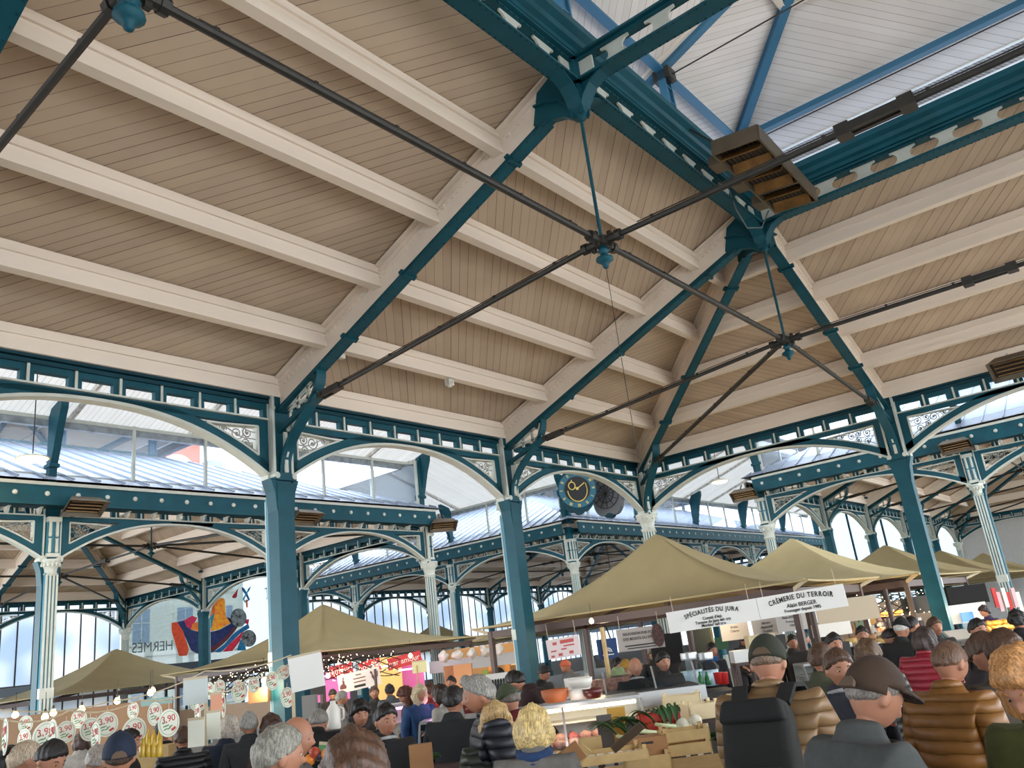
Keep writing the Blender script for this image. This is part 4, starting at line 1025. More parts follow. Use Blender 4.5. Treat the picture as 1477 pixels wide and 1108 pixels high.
    CACHE[key] = (bd, coat, trs, shoes, hc.copy(), H.copy(), nk.copy(), {s: wr[s].copy() for s in wr}); return CACHE[key]
HAIRC = {}
def hair_mesh(style, seed):
    key = (style, seed)
    if key in HAIRC: return HAIRC[key]
    rr = random.Random(seed); ph = [rr.uniform(0, 6) for _ in range(6)]
    def fn(d):
        x, y, z = d; th = dict(short=.016, crop=.007, bob=.032, long=.03, bald=.006, curly=.034, thin=.008)[style]
        hair = z-.63*max(0, y) + .72*max(0, -y) + .13*abs(x) - (.1 if style in ('short', 'crop', 'thin') else -.02)
        hair += max(0, y)*(.05*math.sin(15*x+ph[3])+.035*math.sin(34*x+ph[4]))
        if style in ('bob', 'long'): hair = max(hair, min(1, (.35-y)*1.3) if z > -.92 else -.3)
        if style == 'bald': hair = (min(.45-z, z+.45) if y < .25 else -.4)
        k = max(0, min(1, hair*4+.25))
        n = .5+.25*math.sin(11*x+ph[0]+3*z)+.25*math.sin(9*z+13*y+ph[1])
        n2 = math.sin(46*math.atan2(x, z+.2)+9*y+ph[2])
        r = head_r(d)
        if style in ('bob', 'long') and z < 0 and y < .45: r = max(r, 1/math.sqrt((x/.094)**2+(y/.112)**2+(z/(.14 if style == 'bob' else .2))**2))
        return r-.006+k*(th*(.7+.6*n)+.0022*n2+.006)
    vs, fs = ball(72, 44, fn); mb = MB(); mb.add(vs, fs, CREAM); me = mb.mesh('hair', True); HAIRC[key] = me; return me
def hat_mesh(kind):
    if ('hat', kind) in HAIRC: return HAIRC['hat', kind]
    mb = MB()
    if kind == 'cap':
        vs, fs = ball(32, 16, lambda d: 1/math.sqrt((d.x/.094)**2+(d.y/.116)**2+(d.z/.128)**2) if d.z > (-.32 if d.y < 0 else .02) else .04); mb.add(vs, fs, CREAM)
        n = 12; lo = []; hi = []
        for i in range(n+1):
            a = PI*(.12+.76*i/n); lo.append((.088*math.cos(a), .105*math.sin(a), .035)); hi.append((.09*math.cos(a), .105*math.sin(a)+.085*math.sin(PI*i/n)**.6, .012))
        for i in range(n):
            q = [lo[i], lo[i+1], hi[i+1], hi[i]]; mb.add(q+[(x, y, z+.008) for x, y, z in q], [(0, 1, 2, 3), (7, 6, 5, 4), (0, 4, 5, 1), (2, 6, 7, 3), (1, 5, 6, 2), (3, 7, 4, 0)], CREAM)
        mb.lathe([(.012, 0), (.0, .008)], 8, CREAM, (0, 0, .127))
    elif kind == 'beanie':
        vs, fs = ball(40, 20, lambda d: (1/math.sqrt((d.x/.094)**2+(d.y/.115)**2+(d.z/.15)**2)+.002*math.sin(40*math.atan2(d.x, d.y))) if d.z > .05 else .05); mb.add(vs, fs, CREAM); mb.lathe([(.098, .0), (.104, .02), (.1, .045)], 32, CREAM, (0, -.005, .01), None, 1, 1.18)
    elif kind == 'flat':
        vs, fs = ball(32, 16, lambda d: 1/math.sqrt((d.x/.105)**2+((d.y-.1)/.13)**2+(d.z/.105)**2) if d.z > .2 else .05); mb.add(vs, fs, CREAM)
        mb.prism([(.075*math.cos(PI*i/10), .09+.07*math.sin(PI*i/10)) for i in range(11)], (0, 0, .03), (1, 0, 0), (0, 1, -.15), .012, CREAM)
    else:                                                  # brimmed hat
        mb.lathe([(.15, .03), (.155, .035), (.1, .045), (.092, .1), (.07, .14), (.0, .145)], 28, CREAM, (0, 0, 0), None, 1, 1.12)
    me = mb.mesh('hat', True); HAIRC['hat', kind] = me; return me
def setm(o, m):
    if not o.data.materials: o.data.materials.append(m)
    o.material_slots[0].link = 'OBJECT'; o.material_slots[0].material = m
def hairmat(rgb):
    nm = 'hair_%d_%d_%d' % rgb
    if nm in MATS: return MATS[nm]
    m = mat(nm, rgb, .5); nt = m.node_tree; N = nt.nodes.new; L = nt.links.new; b = nt.nodes['Principled BSDF']
    tc = N('ShaderNodeTexCoord'); mp = N('ShaderNodeMapping'); mp.inputs['Scale'].default_value = (120, 120, 14); L(tc.outputs['Object'], mp.inputs[0]); n = N('ShaderNodeTexNoise'); n.inputs['Scale'].default_value = 1; n.inputs['Detail'].default_value = 3; L(mp.outputs[0], n.inputs['Vector'])
    c = lin(rgb); mx = N('ShaderNodeMix'); mx.data_type = 'RGBA'; mx.inputs['A'].default_value = tuple(v*.35 for v in c)+(1,); mx.inputs['B'].default_value = tuple(min(1, v*1.25) for v in c)+(1,)
    rp = N('ShaderNodeMapRange'); rp.inputs['From Min'].default_value = .3; rp.inputs['From Max'].default_value = .7; L(n.outputs['Fac'], rp.inputs['Value']); L(rp.outputs['Result'], mx.inputs['Factor']); L(mx.outputs['Result'], b.inputs['Base Color'])
    bp = N('ShaderNodeBump'); bp.inputs['Strength'].default_value = .8; bp.inputs['Distance'].default_value = .006; L(n.outputs['Fac'], bp.inputs['Height']); L(bp.outputs['Normal'], b.inputs['Normal']); return m
CM = {}
def cloth(rgb, kind='c'):
    rgb = tuple(int(v*.74) for v in rgb); nm = 'cloth_%s_%d_%d_%d' % ((kind,)+rgb)
    if nm in MATS: return MATS[nm]
    if kind == 'p':                                        # quilted shell: horizontal stitched channels
        m = mat(nm, rgb, .5, noise=.2, nscale=10); nt = m.node_tree; N = nt.nodes.new; L = nt.links.new
        tc = N('ShaderNodeTexCoord'); sx = N('ShaderNodeSeparateXYZ'); L(tc.outputs['Object'], sx.inputs[0]); n = N('ShaderNodeTexNoise'); n.inputs['Scale'].default_value = 9; L(tc.outputs['Object'], n.inputs['Vector'])
        a = N('ShaderNodeMath'); a.operation = 'MULTIPLY_ADD'; a.inputs[1].default_value = .016; L(n.outputs['Fac'], a.inputs[0]); L(sx.outputs['Z'], a.inputs[2])
        q = N('ShaderNodeMath'); q.operation = 'MULTIPLY'; q.inputs[1].default_value = PI/.062; L(a.outputs[0], q.inputs[0]); si = N('ShaderNodeMath'); si.operation = 'SINE'; L(q.outputs[0], si.inputs[0]); ab = N('ShaderNodeMath'); ab.operation = 'ABSOLUTE'; L(si.outputs[0], ab.inputs[0]); pw = N('ShaderNodeMath'); pw.operation = 'POWER'; pw.inputs[1].default_value = .5; L(ab.outputs[0], pw.inputs[0])
        bp = N('ShaderNodeBump'); bp.inputs['Strength'].default_value = .9; bp.inputs['Distance'].default_value = .02; L(pw.outputs[0], bp.inputs['Height']); L(bp.outputs['Normal'], nt.nodes['Principled BSDF'].inputs['Normal']); return m
    return mat(nm, rgb, .85, noise=.3, nscale=14, bump=.25)
PEOPLE = 0
def person(px, py, hz, face, coat, label, hair=('short', (60, 45, 35)), pose='stand', puff=False, hat=None, skin=0, legs=(38, 40, 48), fine=False, scarf=None, d=None, apron=None, collar=None):
    """px,py head centre in the photo; hz its height above the floor; face = turn away from the camera (0 towards it, pi back to it)."""
    global PEOPLE
    yh = 1031.13-.12445*px
    if d is None: d = (2-hz)*FPX/(py-yh)/1.05
    p = at(px, py, d); hz = p.z
    bd, ct, tr, sh, hc, H, nk, wr = pose_mesh(pose, puff, fine)
    s = hz/hc.z; yaw = math.atan2(CAM.y-p.y, CAM.x-p.x)-PI/2+face
    off = Matrix.Rotation(yaw, 3, 'Z') @ Vector((hc.x, hc.y, 0))*s
    r = empty('person', (p.x-off.x, p.y-off.y, 0), yaw); r.scale = (s, s, s); tag(r, label, 'person'); PEOPLE += 1
    o = link('body', bd, r); setm(o, SKIN[skin])
    o = link('coat', ct, r); setm(o, cloth(coat, 'p' if puff else 'c'))
    o = link('trousers', tr, r); setm(o, cloth(legs)); link('shoes', sh, r)
    for q in (-1, 1):
        mb = MB(); mb.lathe([(.0, -.0065), (.009, -.004), (.012, 0), (.009, .004), (0, .0065)], 10, EYEW, H @ Vector((q*.031, .077, .006))+hc, H); mb.lathe([(.0, -.005), (.005, -.003), (.006, 0), (.005, .003), (0, .005)], 8, EYE, H @ Vector((q*.031, .086, .005))+hc, H); mb.build('eye', r, True)
        mb = MB(); mb.tube([H @ Vector((q*(.016+.03*t), .093-.02*t*t, .026+.006*math.sin(PI*t)))+hc for t in [i/5 for i in range(6)]], [.002, .0035, .0038, .0035, .003, .0015], 6, EYE if not hair else hairmat(hair[1])); mb.build('eyebrow', r, True)
    mb = MB(); mb.tube([H @ Vector((.024*t, .0955-.012*t*t, -.060+.002*abs(t)))+hc for t in [-1+i/4 for i in range(9)]], [.001, .003, .0045, .005, .0048, .005, .0045, .003, .001], 6, LIP); mb.build('mouth', r, True)
    if hair:
        o = link('hair', hair_mesh(hair[0], PEOPLE % 3), r); setm(o, hairmat(hair[1])); o.location = hc; o.rotation_euler = H.to_euler()
    if hat:
        o = link('hat', hat_mesh(hat[0]), r); setm(o, cloth(hat[1])); o.location = hc+H @ Vector((0, -.004, .02)); o.rotation_euler = (H @ Matrix.Rotation(.12, 3, 'X')).to_euler()
    if hat and hat[0] == 'cap':
        mb = MB(); mb.prism([(.042*math.cos(PI*i/10), .04*math.sin(PI*i/10)) for i in range(11)], H @ Vector((0, -.118, -.012))+hc, H @ Vector((1, 0, 0)), H @ Vector((0, .12, 1)), .012, mat('cap_gap_hair', (92, 74, 58), .8)); mb.build('cap_opening', r)
    if collar or scarf:
        mb = MB(); cc = scarf or collar; w = .03 if scarf else .014
        pts = [(.082*math.cos(2*PI*i/20), .078*math.sin(2*PI*i/20)-.005, .02*math.sin(2*PI*i/20*1)) for i in range(21)]
        for z in ((0, .035) if scarf else (.02,)): mb.tube([Vector(q)+nk+Vector((0, 0, z-.01)) for q in pts], w, 8, cloth(cc))
        mb.build('scarf' if scarf else 'collar', r, True)
    if apron:
        mb = MB(); mb.prism([(-.13, 1.3), (.13, 1.3), (.2, 1.05), (.2, .6), (-.2, .6), (-.2, 1.05)], (0, .2, 0), (1, 0, 0), (0, .12, 1), .012, cloth(apron)); mb.build('apron', r)
    return r
BK, NV, GY, BR = (24, 24, 26), (28, 34, 52), (92, 96, 98), (92, 64, 44)
dk, br, gr, bl, wh = ('short', (30, 24, 22)), ('short', (84, 58, 40)), ('short', (150, 146, 138)), ('bob', (206, 172, 112)), ('thin', (205, 200, 192))
B = PI
# left crowd
person(13, 1103, 1.6, 2.6, BK, 'person with black hair at the bottom left corner of the stall crowd', ('short', (22, 20, 20)))
person(36, 1097, 1.62, 1.9, (188, 178, 168), 'pale coated person beside the black-haired one at the left stall', ('short', (196, 176, 150)))
person(74, 1096, 1.62, .7, BK, 'man in black with dark hair beside the fluted blue column', dk, 'look')
person(119, 1070, 1.5, B-.3, (214, 206, 196), 'woman in a white coat seen from behind, brown hair', ('bob', (66, 42, 34)))
person(140, 1098, 1.5, B, (70, 70, 72), 'short grey-haired person behind the navy cap', ('short', (160, 150, 140)))
person(172, 1093, 1.63, B, (24, 36, 58), 'man in a navy cap worn back to front, under the hanging price discs', ('crop', (70, 52, 40)), 'stand', hat=('cap', (30, 48, 78)))
person(186, 1072, 1.55, 1.2, BK, 'person in black behind the navy cap', dk)
person(234, 1058, 1.55, B+.5, BK, 'dark-haired person in black near the yellow bottles', dk)
person(264, 1066, 1.5, B, (30, 32, 40), 'broad person in dark navy with brown hair, back turned, beside the pale pole', br, puff=True)
person(330, 1052, 1.52, B-.4, (24, 40, 66), 'person in a dark blue coat with pale headscarf', ('bob', (196, 186, 172)), 'look')
person(359, 1046, 1.56, B, (46, 48, 50), 'grey-haired man in a dark suit seen from behind', gr)
person(391, 1050, 1.5, B+.3, (78, 52, 38), 'person in a brown coat and brown hair beside the plain teal column', ('bob', (70, 44, 30)))
person(403, 1092, 1.64, 1.9, GY, 'big grey-haired head of a man at the bottom, nearest the plain teal column', ('short', (150, 146, 134)), 'stand', fine=True)
person(427, 1066, 1.62, 1.2, (120, 110, 100), 'balding pink-headed man just behind the big grey-haired head', ('bald', (180, 172, 160)))
person(460, 1043, 1.5, B-.2, BK, 'grey-haired person in a black coat bending over fruit', ('short', (140, 134, 126)), 'lean')
person(519, 1032, 1.56, .25, BK, 'dark-haired person in black facing out beside the white jug', ('bob', (30, 24, 22)))
person(557, 1040, 1.56, .4, (20, 20, 22), 'person in a black jacket with a white hood edge', dk, collar=(220, 220, 220))
person(512, 1122, 1.66, B, BR, 'brown-haired crown of a head at the bottom edge, nearest the camera', ('bob', (86, 58, 40)), fine=True, d=2.7)
# middle
person(655, 1012, 1.6, 2.7, (26, 32, 34), 'dark-haired person in black left of the navy puffer man', dk)
person(690, 1004, 1.7, -1.4, (30, 36, 50), 'grey-haired man in a navy puffer jacket in profile', gr, puff=True)
person(716, 1043, 1.5, .2, (58, 64, 52), 'blonde woman facing out in a dark green puffer jacket', ('bob', (196, 162, 110)), puff=True, fine=True)
person(735, 1012, 1.52, -2.4, (130, 26, 34), 'person in a green woollen cap and red top', ('short', (110, 100, 90)), 'look', hat=('beanie', (92, 104, 72)))
person(744, 985, 1.6, -1.9, (60, 26, 28), 'dark-haired person in dark red leaning over the counter', dk, 'lean')
person(770, 1053, 1.5, B-.15, (150, 146, 140), 'blonde person seen from behind with a blue scarf', ('bob', (222, 192, 128)), 'look', scarf=(44, 82, 138), fine=True)
person(785, 972, 1.55, .9, (40, 34, 32), 'dark seller left of the pink price sheet', dk, 'look')
person(816, 962, 1.55, -1, (128, 130, 134), 'red-haired seller in grey under the pink price sheet', ('short', (190, 90, 60)), 'look')
person(891, 962, 1.55, .8, (180, 176, 168), 'dark-haired seller in pale coat left of the orange hat', dk)
person(904, 968, 1.5, .2, (190, 130, 110), 'seller in an orange knitted hat', br, hat=('beanie', (214, 160, 60)))
person(893, 979, 1.42, B-.5, (60, 56, 52), 'person in a pale green hat before the glass counter', ('short', (120, 90, 70)), hat=('brim', (190, 210, 150)))
person(917, 963, 1.58, .1, (26, 26, 30), 'bald man in black jacket and white shirt behind the counter', ('bald', (150, 130, 110)), collar=(214, 214, 214))
person(943, 944, 1.6, .7, BK, 'tall seller in black under the sausage board', dk)
person(957, 956, 1.6, .4, (30, 26, 28), 'dark seller beside the black stall panel', dk)
person(1027, 939, 1.58, .6, (26, 30, 40), 'person in navy with a blue hood behind the glass jars', dk, scarf=(30, 110, 190))
# right
person(1109, 958, 1.72, B-.25, (176, 136, 88), 'man in a tan padded coat and dark green cap, back turned, wearing a backpack', ('crop', (120, 96, 76)), 'bow', hat=('cap', (52, 58, 40)), puff=True, fine=True, d=4.6, collar=(176, 136, 88))
person(1159, 922, 1.56, 2.0, (120, 88, 56), 'person in a brown coat in profile past the hanging boards', dk)
person(1143, 927, 1.55, .3, (60, 54, 48), 'dark person beside the brown coat past the hanging boards', dk)
person(1186, 952, 1.6, B-.6, (86, 88, 62), 'person in an olive jacket behind the tan coat', br)
person(1204, 930, 1.6, .4, (40, 38, 38), 'dark-haired person behind the olive jacket', dk)
person(1211, 966, 1.6, .3, (56, 58, 72), 'man facing out in a blue-grey jacket between tan and grey coats', br, collar=(220, 220, 220))
person(1254, 948, 1.56, B-.3, (52, 60, 54), 'curly brown-haired person in a dark green padded hood', ('curly', (98, 72, 48)), puff=True)
person(1262, 1006, 1.64, 2.2, (88, 94, 92), 'man in a grey wool jacket and brown cap bending at the bottom right', ('crop', (120, 112, 104)), 'bow', hat=('cap', (84, 60, 42)), fine=True, d=3.2)
person(1244, 916, 1.58, .1, (36, 38, 46), 'seller in a dark jacket behind the far cheese counter', dk, apron=(226, 226, 222))
person(1301, 909, 1.62, 2.6, (34, 36, 34), 'white-haired man in a black cap and dark coat', wh, 'look', hat=('beanie', (24, 22, 22)))
person(1284, 921, 1.52, .8, (50, 40, 40), 'dark-haired person before the black-capped man', dk, 'look')
person(1316, 903, 1.62, 2.2, (40, 40, 40), 'dark-haired person behind the black-capped man', dk)
person(1335, 925, 1.56, 2.7, (196, 36, 62), 'woman in a bright red padded jacket', ('bob', (60, 44, 38)), 'look', puff=True)
person(1349, 905, 1.6, .5, (60, 52, 46), 'brown-haired person beyond the red jacket', br)
person(1371, 958, 1.62, 2.5, (176, 116, 44), 'man in a mustard brown quilted jacket, back turned', ('crop', (110, 80, 60)), 'look', puff=True, fine=True, d=4.7)
person(1411, 909, 1.56, .6, (54, 46, 44), 'dark person left of the purple apron stall', dk)
person(1422, 944, 1.6, .9, (66, 56, 60), 'person in plum grey behind the mustard jacket', br)
person(1452, 942, 1.62, .8, (80, 66, 52), 'brown-coated person behind the woman in green', br)
person(1484, 990, 1.645, -.55, (96, 100, 34), 'woman in an olive green jacket with ginger hair at the right edge', ('bob', (196, 140, 84)), 'look', fine=True, d=3.0, collar=(96, 100, 34))
person(1420, 883, 1.55, -.9, (70, 50, 96), 'seller in a purple apron with dark curly hair', ('curly', (40, 26, 24)), apron=(96, 70, 130))
person(1468, 896, 1.56, B, BK, 'dark-haired head at the right edge below the fluted column', ('curly', (30, 24, 24)))
# far crowd around the butcher and beyond
for i, (x, y, c, h, lb) in enumerate(((480, 1003, (60, 50, 46), dk, 'shopper in brown below the pink panel'), (493, 1008, (214, 206, 196), gr, 'shopper in white below the rabbit banner'), (562, 997, (110, 116, 124), dk, 'grey-clad shopper under the yellow wall'),
    (585, 1004, (90, 50, 44), ('bob', (96, 50, 36)), 'shopper with auburn hair near the price card'), (606, 1002, (40, 90, 150), ('bob', (206, 186, 150)), 'fair-haired shopper in blue by the fluted column'), (620, 998, (200, 70, 60), br, 'shopper in orange red by the fluted column'),
    (636, 1003, (214, 208, 198), ('bob', (50, 34, 28)), 'shopper in a white coat right of the blue one'), (651, 985, (36, 38, 50), dk, 'tall dark shopper beside the fluted column'), (672, 985, (60, 60, 60), gr, 'grey-haired shopper before the paper boxes'),
    (680, 990, (170, 90, 70), ('bob', (170, 120, 80)), 'ginger shopper before the lit bakery'), (720, 972, (44, 44, 48), dk, 'seller in black behind the grey crate'), (540, 1000, (70, 66, 60), br, 'brown shopper below the rooster banner'),
    (1270, 905, (66, 60, 60), dk, 'shopper past the beige awning band'), (1360, 885, (50, 48, 50), br, 'shopper beside the plain column on the right'), (1182, 905, (90, 84, 78), br, 'shopper far behind the hanging boards'), (1073, 925, (60, 50, 50), dk, 'shopper far behind the dark green cap'))):
    person(x, y, 1.52, (i*1.7) % 6.2, c, lb, h, ('look', 'stand', 'walk')[i % 3])
# backpack on the tan coat
def backpack():
    src = [o for o in COL.objects if o.get('label', '').startswith('man in a tan padded')][0]
    r = empty('backpack', src.location, src.rotation_euler.z); s = src.scale[0]; r.scale = (s, s, s); tag(r, 'black backpack on the back of the tan coat', 'backpack')
    PV = Vector((0, 0, .95)); T = Matrix.Rotation(-.22, 3, 'X'); K = cloth((30, 32, 28)); K2 = cloth((22, 24, 22))
    def box(name, c, d, m, taper=.86, seg=3):
        bm = bmesh.new(); bmesh.ops.create_cube(bm, size=1)
        for v in bm.verts:
            k = taper if v.co.z > 0 else 1; v.co = Vector((v.co.x*d[0]*k, v.co.y*d[1]*(k if v.co.y < 0 else 1), v.co.z*d[2]))
        bmesh.ops.bevel(bm, geom=bm.edges[:], offset=min(d)*.28, segments=seg, affect='EDGES', profile=.6)
        for v in bm.verts: v.co = PV+T @ (v.co+Vector(c)-PV)
        me = bpy.data.meshes.new(name); bm.to_mesh(me); bm.free(); me.materials.append(m); me.polygons.foreach_set('use_smooth', [True]*len(me.polygons)); link(name, me, r)
    box('main_bag', (0, -.275, 1.13), (.34, .2, .5), K); box('front_pocket', (0, -.375, 1.0), (.26, .08, .22), K2); box('top_flap', (0, -.3, 1.34), (.3, .19, .1), K2)
    mb = MB()
    for q in (-1, 1):
        pts = [(.1*q, -.2, 1.38), (.115*q, -.1, 1.475), (.125*q, .02, 1.49), (.14*q, .13, 1.42), (.155*q, .17, 1.28), (.17*q, .1, 1.1), (.16*q, -.12, .98)]
        pts = [PV+T @ (Vector(p)-PV) for p in pts]
        for a, b in zip(pts[:-1], pts[1:]): mb.bar(a, b, .07, .022, K2, (0, 1, .3) if abs((b-a).normalized().z) > .6 else (0, 0, 1))
    mb.build('shoulder_strap', r)
    mb = MB(); mb.box(PV+T @ (Vector((.05, -.42, 1.0))-PV), (.03, .01, .025), mat('white_badge', (220, 220, 216), .5), T); mb.build('badge', r)
backpack()
# ------------------------------------------------------------------ stalls
YR = math.atan2(r0.y, r0.x)                                # stall fronts run square to the view
CANVAS = mat('canvas', (178, 162, 120), .85, noise=.08, nscale=1.5); BROWN = mat('brown_frame', (72, 54, 48), .55); WOODP = mat('pale_wood', (206, 174, 118), .7, noise=.18, nscale=9)
CARD = mat('cardboard', (170, 124, 82), .8, noise=.1); WHITE = mat('white_card', (232, 230, 224), .6); INK = mat('black_ink', (26, 24, 26), .6); RED = mat('sign_red', (190, 36, 48), .5); STEEL = mat('brushed_steel', (186, 188, 188), .35, .6)
GREYP = mat('grey_panel', (176, 172, 160), .6); DKP = mat('dark_panel', (34, 32, 30), .6); POLE = mat('cream_pole', (196, 180, 150), .6)
BULB = mat('warm_bulb', (255, 206, 130), .4, emit=12); FAIRY = mat('fairy_bulb', (255, 226, 176), .4, emit=8); PINK = mat('pink_tube', (255, 130, 220), .4, emit=5); BLACKC = mat('black_cloth', (20, 19, 20), .9)
POT = mat('white_ceramic', (222, 218, 208), .3)
JAR = glass_mat('jar_glass', (.86, .92, .94)); CASEG = glass_mat('counter_glass', (.9, .94, .95))
def T(name, p, lab, cat, group=None, rz=None): return tag(empty(name, p, YR if rz is None else rz), lab, cat, group)
def lamp(p, w, col=(1, .78, .5), r=.12):
    l = bpy.data.lights.new('stall_light', 'POINT'); l.energy = w*.35; l.color = col; l.shadow_soft_size = r; o = bpy.data.objects.new('stall_light', l); o.location = p; COL.objects.link(o)
def one(name, p, build, lab, cat, group=None, rz=None, smooth=False):
    mb = MB(); build(mb); o = mb.build(name, None, smooth); o.location = p; o.rotation_euler = (0, 0, YR if rz is None else rz); return tag(o, lab, cat, group)
# ---- peaked canvas tents
def tent(c, hx, hy, lab, eave=2.55, peak=4.05, frame=True):
    r = T('market_tent', (c[0], c[1], 0), lab, 'tent', rz=0); n = 12; per = []
    for k in range(4):
        a = [(1, -1), (1, 1), (-1, 1), (-1, -1)][k]; b = [(1, 1), (-1, 1), (-1, -1), (1, -1)][k]
        for i in range(n):
            t = i/n; s = .07*math.sin(PI*t); x, y = a[0]+(b[0]-a[0])*t, a[1]+(b[1]-a[1])*t
            x -= s*(x if abs(a[0]-b[0]) < .1 else 0); y -= s*(y if abs(a[1]-b[1]) < .1 else 0); per.append((x, y))
    vs = []; rings = [0, .02, .05, .1, .16, .24, .34, .46, .6, .75, .88, 1]
    for t in rings:
        for x, y in per: vs.append((x*hx*max(t, .004), y*hy*max(t, .004), eave+(peak-eave)*((1-t)**1.95-(.03*(1-t/.05)**2 if t < .05 else 0))))
    m = len(per); fs = [(i*m+k, i*m+(k+1) % m, (i+1)*m+(k+1) % m, (i+1)*m+k) for i in range(len(rings)-1) for k in range(m)]+[tuple(range(m))]
    mb = MB(); mb.add(vs, fs, CANVAS); o = mb.build('canopy', r, True); sm = o.modifiers.new('thick', 'SOLIDIFY'); sm.thickness = .012
    mb = MB(); q = [(hx, -hy), (hx, hy), (-hx, hy), (-hx, -hy)]
    for k in range(4): a, b = q[k], q[(k+1) % 4]; mb.tube([(a[0]*(1-.0)+(b[0]-a[0])*t-.07*hx*math.sin(PI*t)*(1 if abs(a[0]-b[0]) < .1 else 0)*(1 if a[0] > 0 else -1), a[1]+(b[1]-a[1])*t-.07*hy*math.sin(PI*t)*(1 if abs(a[1]-b[1]) < .1 else 0)*(1 if a[1] > 0 else -1), eave-.01) for t in [i/12 for i in range(13)]], .018, 6, CANVAS)
    mb.build('hem_rope', r)
    if frame:
        mb = MB(); mb.bx(-.05, .05, -.05, .05, 0, peak-.25, BROWN); mb.build('mast', r)
        for k in range(4):
            a, b = q[k], q[(k+1) % 4]; mb = MB(); mb.bar((a[0]*.9, a[1]*.9, eave-.17), (b[0]*.9, b[1]*.9, eave-.17), .07, .14, BROWN); mb.build('beam', r)
            mb = MB(); mb.bx(a[0]*.9-.05, a[0]*.9+.05, a[1]*.9-.05, a[1]*.9+.05, 0, eave-.1, BROWN); mb.build('leg', r)
            mb = MB(); mb.bar((a[0]*.9, a[1]*.9, eave-.2), (0, 0, eave+.35), .06, .1, BROWN); mb.build('rafter', r)
            mb = MB(); mb.bar((a[0]*.9, a[1]*.9, eave-.15), (a[0]*.99, a[1]*.99, eave-.01), .04, .06, POLE); mb.build('corner_arm', r)
tent((3.27, 1.98), 2.0, 3.75, 'large olive canvas tent before the corner column, the front one of the row')
tent((-3.48, 2.38), 3.3, 3.75, 'olive canvas tent just behind the large front one, second of the row'); tent((-12.6, 2.3), 4.5, 3.9, 'canvas tent third of the receding row under the right hall', frame=False)
tent((-22.4, 1.95), 4.7, 3.9, 'canvas tent fourth of the receding row under the right hall', frame=False); tent((-32.2, 1.9), 4.0, 3.9, 'canvas tent last of the receding row under the right hall', frame=False)
tent((2.68, -9.97), 3.1, 3.7, 'olive canvas tent over the butcher stall behind the plain teal column'); tent((1.69, -24.6), 4.6, 3.9, 'olive canvas tent in front of the frosted windows at the left', 2.42)
tent((-16.6, -24.15), 3.4, 3.6, 'small canvas tent far off beside the white fluted column', frame=False)
p = at(800, 906, 33); tent((p.x, p.y), 3.6, 3.6, 'low canvas tent far behind the third teal column', 2.5, 3.35, frame=False)
# ---- boards with writing
def board(px, py, d, w, h, lines, lab, name='hanging_sign', yaw=0, roll=0, m=WHITE, group=None, cat='sign', cords=True, thick=.02, p=None):
    p = p or at(px, py, d); r = T(name, p, lab, cat, group, YR+yaw); r.rotation_euler = (0, roll, YR+yaw)
    mb = MB(); mb.bx(-w/2, w/2, 0, thick, -h/2, h/2, m); bo = mb.build('board', r)
    for tx, z, sz, mm, arc in lines:
        if arc:
            ms = [None if ch == ' ' else text_mesh(ch, sz, mm, bold=.0022, sx=.8) for ch in tx]
            ws = [sz*.3 if q is None else max(v.co.x for v in q.vertices)-min(v.co.x for v in q.vertices)+sz*.1 for q in ms]
            tot = sum(ws); x = -tot/2; k = 2*arc/tot
            for q, cw in zip(ms, ws):
                if q:
                    u = (x+cw/2)/(tot/2); o = link('letter', q, bo); o.location = (u*arc, -.004, z-.05*u*u); o.rotation_euler = (PI/2, .24*u, 0); o.scale = (min(1.25, k), 1, 1)
                x += cw
        else:
            o = link('lettering', text_mesh(tx, sz, mm, bold=.001, sx=.9), bo); o.location = (0, -.004, z); o.rotation_euler = (PI/2, 0, 0)
    if cords:
        mb = MB()
        for x in (-.42*w, .42*w): mb.tube([(x, .01, h/2), (x, .01, h/2+.22)], .005, 4, POLE)
        mb.build('cord', r)
    return r
BOLD = INK
a, b, c = at(963, 899, 12.4), at(1093.5, 878.5, 11.9), at(1220, 858, 11.4)
for (u, v), lines, lab in (((a, b), [('SPÉCIALITÉS DU JURA', .062, .088, INK, .40), ("Comté d'été", -.034, .062, INK, 0), ('Tomme de Jura lait cru', -.084, .062, INK, 0), ('Morbier lait cru', -.132, .062, INK, 0)], 'white hanging board about Jura specialities in curved black letters'),
                        ((b, c), [('CRÈMERIE DU TERROIR', .055, .095, INK, .44), ('Alain BERGER', -.05, .078, INK, 0), ('Fromager depuis 1985', -.112, .062, INK, 0)], 'white hanging board of the cheese dairy, right of the Jura one')):
    w = (v-u).length; yw = math.atan2(v.y-u.y, v.x-u.x)-YR
    r = board(0, 0, 0, w*.995, .30, lines, lab, yaw=yw, roll=-math.atan2(v.z-u.z, math.hypot(v.x-u.x, v.y-u.y)), p=(u+v)/2)
for px, py, d, tx, lab in ((1060, 911, 15.5, ['Brebis', 'Chèvre'], 'first'), (1106, 905, 15, ['lait cru', 'Appenzell', 'Gruyère'], 'second'), (1142, 897, 14.6, ['Alain BERGER', 'Fromager', '1985'], 'third')):
    board(px, py, d, .52, .30, [(t, .06-.07*i, .06, mat('grey_ink', (90, 86, 84), .6), 0) for i, t in enumerate(tx)], f'greyish hanging board behind the dairy sign, {lab} from the glass jars', m=mat('shaded_board', (176, 170, 164), .6), group='boards behind the dairy sign')
r = board(924, 921, 14, .78, .36, [('SAUCISSON PUR PORC', .07, .062, mat('brown_ink', (84, 72, 66), .6), 0), ('DES MONTS DU FOREZ', -.01, .062, mat('brown_ink', (84, 72, 66), .6), 0)], 'grey board about pork sausage with an oval photo', m=mat('sausage_board', (178, 168, 160), .6))
